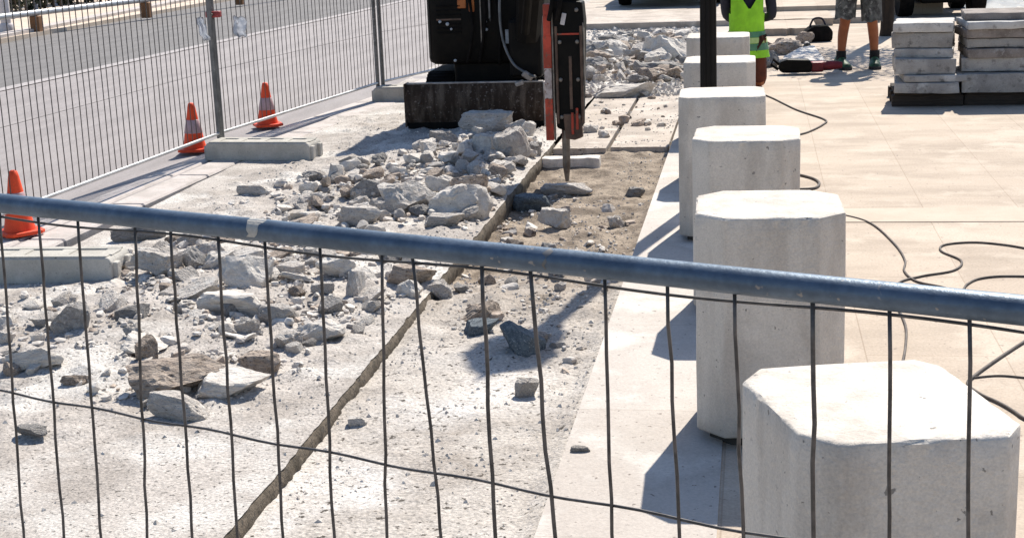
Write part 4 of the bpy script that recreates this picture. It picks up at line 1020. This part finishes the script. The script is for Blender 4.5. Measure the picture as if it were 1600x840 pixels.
skin('sleeved_shirt', [(0, .02, .48), (0, 0, .68), (0, -.02, .86), (0, -.03, .98), (-.19, -.02, .94), (-.172, .13, .66), (-.085, .18, .625), (.19, -.02, .94), (.237, .04, .66), (.085, .18, .625)],
     [(0, 1), (1, 2), (2, 3), (2, 4), (4, 5), (5, 6), (2, 7), (7, 8), (8, 9)], [(.15, .11), (.138, .103), (.165, .108), (.075, .07), .062, .052, .042, .062, .052, .042], 'navy', kw, 1, 1)
# the vest: a wrapped shell with a V opening and two tapes
def shell(z0, z1, n, off, vneck=False):
    bm = bmesh.new(); seg = 72; rings = []
    for j in range(n+1):
        z = z0+(z1-z0)*j/n; t = (z-.28)/.68
        lo_ = max(0, (.40-t)/.40); a = .172-.018*math.sin(t*3.1)+.004*t+off+.040*lo_; b = .132-.006*t+off+.025*lo_
        yy = .01-.03*t
        rings.append([bm.verts.new((a*math.cos(2*math.pi*k/seg)*(1+.015*math.sin(k*2.2+z*20)), yy+b*math.sin(2*math.pi*k/seg)*(1+.02*math.sin(k*1.7+z*11)), z)) for k in range(seg)])
    for A_, B_ in zip(rings, rings[1:]):
        for k in range(seg): bm.faces.new((A_[k], A_[(k+1) % seg], B_[(k+1) % seg], B_[k]))
    if vneck:
        for sgn in (-1, 1):
            bmesh.ops.bisect_plane(bm, geom=bm.verts[:]+bm.edges[:]+bm.faces[:], plane_co=(.018, 0, .725), plane_no=Vector((sgn, 0, -.62)).normalized())
            bmesh.ops.bisect_plane(bm, geom=bm.verts[:]+bm.edges[:]+bm.faces[:], plane_co=(sgn*.145, 0, 0), plane_no=(1, 0, 0))
        dl = [f for f in bm.faces if (f.calc_center_median().y < 0 and f.calc_center_median().z > .74 and abs(f.calc_center_median().x-.018) < (f.calc_center_median().z-.725)*.62)
              or (abs(f.calc_center_median().x) > .145 and f.calc_center_median().z > .70)]
        bmesh.ops.delete(bm, geom=dl, context='FACES')
    return bm
ve = obj('hi_vis_vest', shell(.30, .98, 60, 0, True), 'vest', kw, 180)
for z0, z1, m_ in ((.485, .535, 'strap'), (.432, .482, 'strap_pale'), (.368, .428, 'strap')): obj('reflective_band', shell(z0, z1, 3, .006), m_, ve, 180)
head(kw, (0, -.09, 1.17))
for s in (-1, 1):
    e = shoe(kw, 0, 'sole'); e.location = (s*.12, .60, .04); e.rotation_euler = (R(-80), 0, R(180))
kw.scale = (1, 1, 1)

# ------------------------------------------------------------------ tools and clutter behind the blocks
t = thing('breaker_tool', 'dark red and black power tool lying on the paving by the green shoes', 'power tool', (*G(1248, 116)[:2], 0), R(3))
obj('motor_body', prism([(-.16, .02), (-.20, .05), (-.19, .13), (-.12, .155), (.10, .145), (.13, .10), (.12, .02)], -.07, .07, .018, 'Y'), 'black', t)
obj('red_housing', BX((.175, 0, .07), (.13, .12, .10), .02), 'tool_red', t)
obj('barrel', TB([(.22, 0, .075), (.36, .0, .08), (.42, 0, .08)], [.05, .042, .03], 12), 'tool_red', t, 50)
obj('handle', TB([(-.19, 0, .10), (-.25, 0, .15), (-.27, 0, .10), (-.20, 0, .05)], .014, 8), 'black_matt', t)
hs = [G(1258, 98)+Vector((0, 0, .02)), G(1256, 88)+Vector((0, .0, .08)), G(1262, 84)+Vector((0, 0, .10)), G(1268, 92)+Vector((0, 0, .08)), G(1271, 104)+Vector((0, 0, .02))]
tag(obj('strap_loop', TB(smooth_path(hs, 6), .022, 8), 'black_matt', None, 180), 'black strap loop standing up behind the red power tool', 'strap')
a = G(1222, 104); o = obj('loose_slab', prism([(0, 0), (.44, .02), (.36, 1.0), (.20, .85), (.02, .3)], 0, .05, .006), 'rock_pale'); o.location = (a.x, a.y, .004); o.rotation_euler = (R(4), 0, 0); tag(o, 'loose pointed white slab lying behind the power tool', 'paving slab')
# broken edge of paving right of the worker: layered slabs
for k, (x0, x1, y0, y1, z, lb) in enumerate(((.12, .78, 19.3, 20.7, .09, 'broken edged slab of the raised paving nearest the kneeling worker'), (.14, 1.05, 20.75, 22.2, .10, 'second broken edged slab of the raised paving behind the worker'))):
    tag(obj('lifted_slab', edge_slab(x0, x1, y0, y1, z), 'pave'), lb, 'paving slab', 'lifted slabs behind the worker')
q = G(1278, 66); o = thing('tool_bag', 'black bag on the ground behind the worker in shorts', 'bag', (q.x, q.y+.1, 0), R(14))
obj('bag_body', prism([(-.16, 0), (.16, 0), (.17, .12), (.10, .20), (-.09, .19), (-.17, .12)], -.1, .1, .03, 'Y'), 'black_matt', o, 60)
obj('carry_strap', TB(smooth_path([(-.1, 0, .18), (-.05, 0, .27), (.05, 0, .27), (.1, 0, .18)]), .012, 8), 'navy', o, 180)
# black car facing the site
def wheel(parent, x, y, r=.31):
    w_ = obj('wheel', LT([(r*.6, -.1), (r*.96, -.1), (r, -.07), (r, .07), (r*.96, .1), (r*.6, .1)], 24), 'black_matt', parent, 50); w_.matrix_local = Matrix.Translation((x, y, r)) @ Matrix.Rotation(R(90), 4, 'Y')
    obj('rim', LT([(r*.58, -.09), (r*.6, .09), (r*.2, .095)], 16), 'steel', w_, 50)
car = thing('parked_car', 'black car parked nose on beyond the far rubble heap', 'car', (-1.38, 24.2, .086))
obj('body', prism([(-.02, .24), (-.05, .45), (.03, .68), (1.0, .86), (1.55, 1.28), (2.9, 1.36), (3.75, .98), (4.05, .9), (4.1, .4), (4.0, .24)], -.86, .86, .06, 'X'), 'carpaint', car, 40)
obj('windscreen', BX((0, 1.25, 1.09), (1.36, .012, .55), .004, Matrix.Rotation(R(-53), 3, 'X')), 'carglass', car)
for x in (-.6, .6): obj('headlight', BX((x, -.03, .58), (.34, .06, .14), .025), 'headglass', car)
obj('grille', BX((0, -.055, .47), (.7, .03, .14), .01), 'black_matt', car)
obj('bumper', BX((0, -.06, .29), (1.66, .12, .14), .03), 'carpaint', car)
for x in (-.76, .76):
    for y in (.75, 3.25): wheel(car, x, y)
    obj('side_window', BX((x*1.135, 2.2, 1.12), (.012, 1.3, .30), .004), 'carglass', car)
    obj('wing_mirror', BX((x*1.26, 1.2, .98), (.16, .09, .11), .03), 'carpaint', car)
# small black dumper behind the stacks
du = thing('site_dumper', 'black site dumper behind the slab stacks with red lamps', 'dumper', (2.62, 21.9, 0), R(4))
obj('skip', prism([(-.10, .34), (-.34, .80), (-.34, .86), (.95, .86), (.8, .34)], -.62, .62, .03, 'X'), 'carpaint', du)
obj('chassis', BX((0, .9, .30), (.62, 2.0, .22), .03), 'black', du)
obj('engine_cover', BX((0, 1.55, .70), (.9, .8, .65), .06), 'carpaint', du)
for x in (-.5, .5):
    for y in (.15, 1.5): wheel(du, x, y, .27)
for x in (-.55, .34): obj('lamp', BX((x, -.30, .60), (.10, .09, .20), .015), 'lampred', du)
obj('number_plate', BX((-.36, -.27, .50), (.16, .02, .09), .004), 'plate', du)
# added blue grey sheet standing in for shaded ground at the far right
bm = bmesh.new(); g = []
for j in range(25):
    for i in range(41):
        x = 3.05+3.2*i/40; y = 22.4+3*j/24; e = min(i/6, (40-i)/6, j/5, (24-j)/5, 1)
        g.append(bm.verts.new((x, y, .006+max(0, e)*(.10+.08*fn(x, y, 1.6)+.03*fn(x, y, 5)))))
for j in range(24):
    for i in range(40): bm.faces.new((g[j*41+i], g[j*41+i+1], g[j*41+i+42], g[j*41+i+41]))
tag(obj('ground_shade_sheet', bm, 'sheet', None, 180), 'blue grey sheet standing in for shaded ground behind the right slab stack', 'sheet')

# ------------------------------------------------------------------ far side of the road
def fpt(y): 
    for a, b in zip(fk, fk[1:]):
        if a[1] <= y <= b[1]: return a[0]+(b[0]-a[0])*(y-a[1])/(b[1]-a[1])
    return fk[-1][0]
kr = thing('knee_rail', 'low grey rail on brown timber posts along the far side of the road', 'railing', (0, 0, 0))
ra, rb = G(0, 27, .36), G(225, 0, .36)
dv = (rb-ra).normalized(); ang = math.atan2(dv.y, dv.x)
obj('rail', TB([ra-dv*9, ra+(rb-ra)*.5, rb+dv*14], .048, 12), 'galv_pale', kr, 60)
for px, py in ((140, 27), (236, 8), (8, 50)):
    p = G(px, py, .06); 
    tt = (Vector((p.x, p.y, 0))-Vector((ra.x, ra.y, 0))).dot(dv); c = ra+dv*tt
    obj('timber_post', BX((c.x, c.y, .17), (.16, .16, .28), .015), 'post_wood', kr)
def street_post(px, py, wd, m_, label, z=.06):
    p = G(px, py, z); t = thing('street_post', label, 'post', (p.x, p.y, z), 0, 'pale posts beyond the road')
    obj('shaft', LT([(wd/2, 0), (wd/2*.92, 3.4)], 16), m_, t, 50); obj('collar', LT([(wd*.75, 0), (wd*.75, .10), (wd*.55, .14)], 16), m_, t, 50); obj('cap', LT([(wd/2, 3.4), (wd*.6, 3.42), (.02, 3.5)], 16), m_, t, 50)
street_post(11, 50, .17, 'whitepost', 'thick white post at the top left corner by the railing')
street_post(57, 16, .06, 'bluepost', 'thin pale blue post beyond the railing, near the white post')
street_post(87, 9, .06, 'bluepost', 'thin pale blue post farther right beyond the railing')
def hedge(c, lx_, ly_, hz_, n, seed, label):
    t = thing('hedge_bush', label, 'bush', (c.x, c.y, .06), 0, 'dark bushes beyond the far railing'); rr = random.Random(seed)
    bm = bmesh.new()
    for _ in range(n):
        u = Vector((rr.gauss(0, 1), rr.gauss(0, 1), rr.gauss(0, 1))).normalized()*(rr.random()**.35)
        p = Vector((u.x*lx_/2, u.y*ly_/2, hz_*.52+u.z*hz_*.5)); p += Vector((fn(p.y, p.z, 2, seed), fn(p.x, p.z, 2, seed), fn(p.x, p.y, 2, seed)))*.16
        if p.z < .02: p.z = .03+rr.random()*.1
        s = rr.uniform(.03, .075); a = Vector((rr.gauss(0, 1), rr.gauss(0, 1), rr.gauss(0, 1))).normalized(); b = a.orthogonal().normalized()
        bm.faces.new([bm.verts.new(p+v) for v in (a*s, b*s*.6, -a*s, -b*s*.6)])
    obj('foliage', bm, 'hedge', t)
    bm = bmesh.new()
    for k in range(7):
        x = (k/6-.5)*lx_*.7; tube(bm, [(x, 0, -.02), (x+rr.uniform(-.1, .1), rr.uniform(-.1, .1), hz_*.7)], [.03, .012], 6)
    obj('stem', bm, 'twig', t)
for i, (px, py, lx_, hz_, lb) in enumerate(((40, 18, 1.6, 1.1, 'brownish bush beyond the railing, between the white and the first blue post'), (75, 10, 1.3, 1.0, 'dark green bush between the two thin blue posts'), (118, 6, 1.6, 1.1, 'sparse bush right of the second blue post'), (150, -6, 1.4, 1.0, 'bush farthest right beyond the railing'), (-25, 30, 1.8, 1.2, 'bush cut by the left picture edge behind the railing'))):
    hedge(G(px, py, .06)+Vector((0, .5, 0)), lx_, 1.2, hz_, 2200, 50+i, lb)
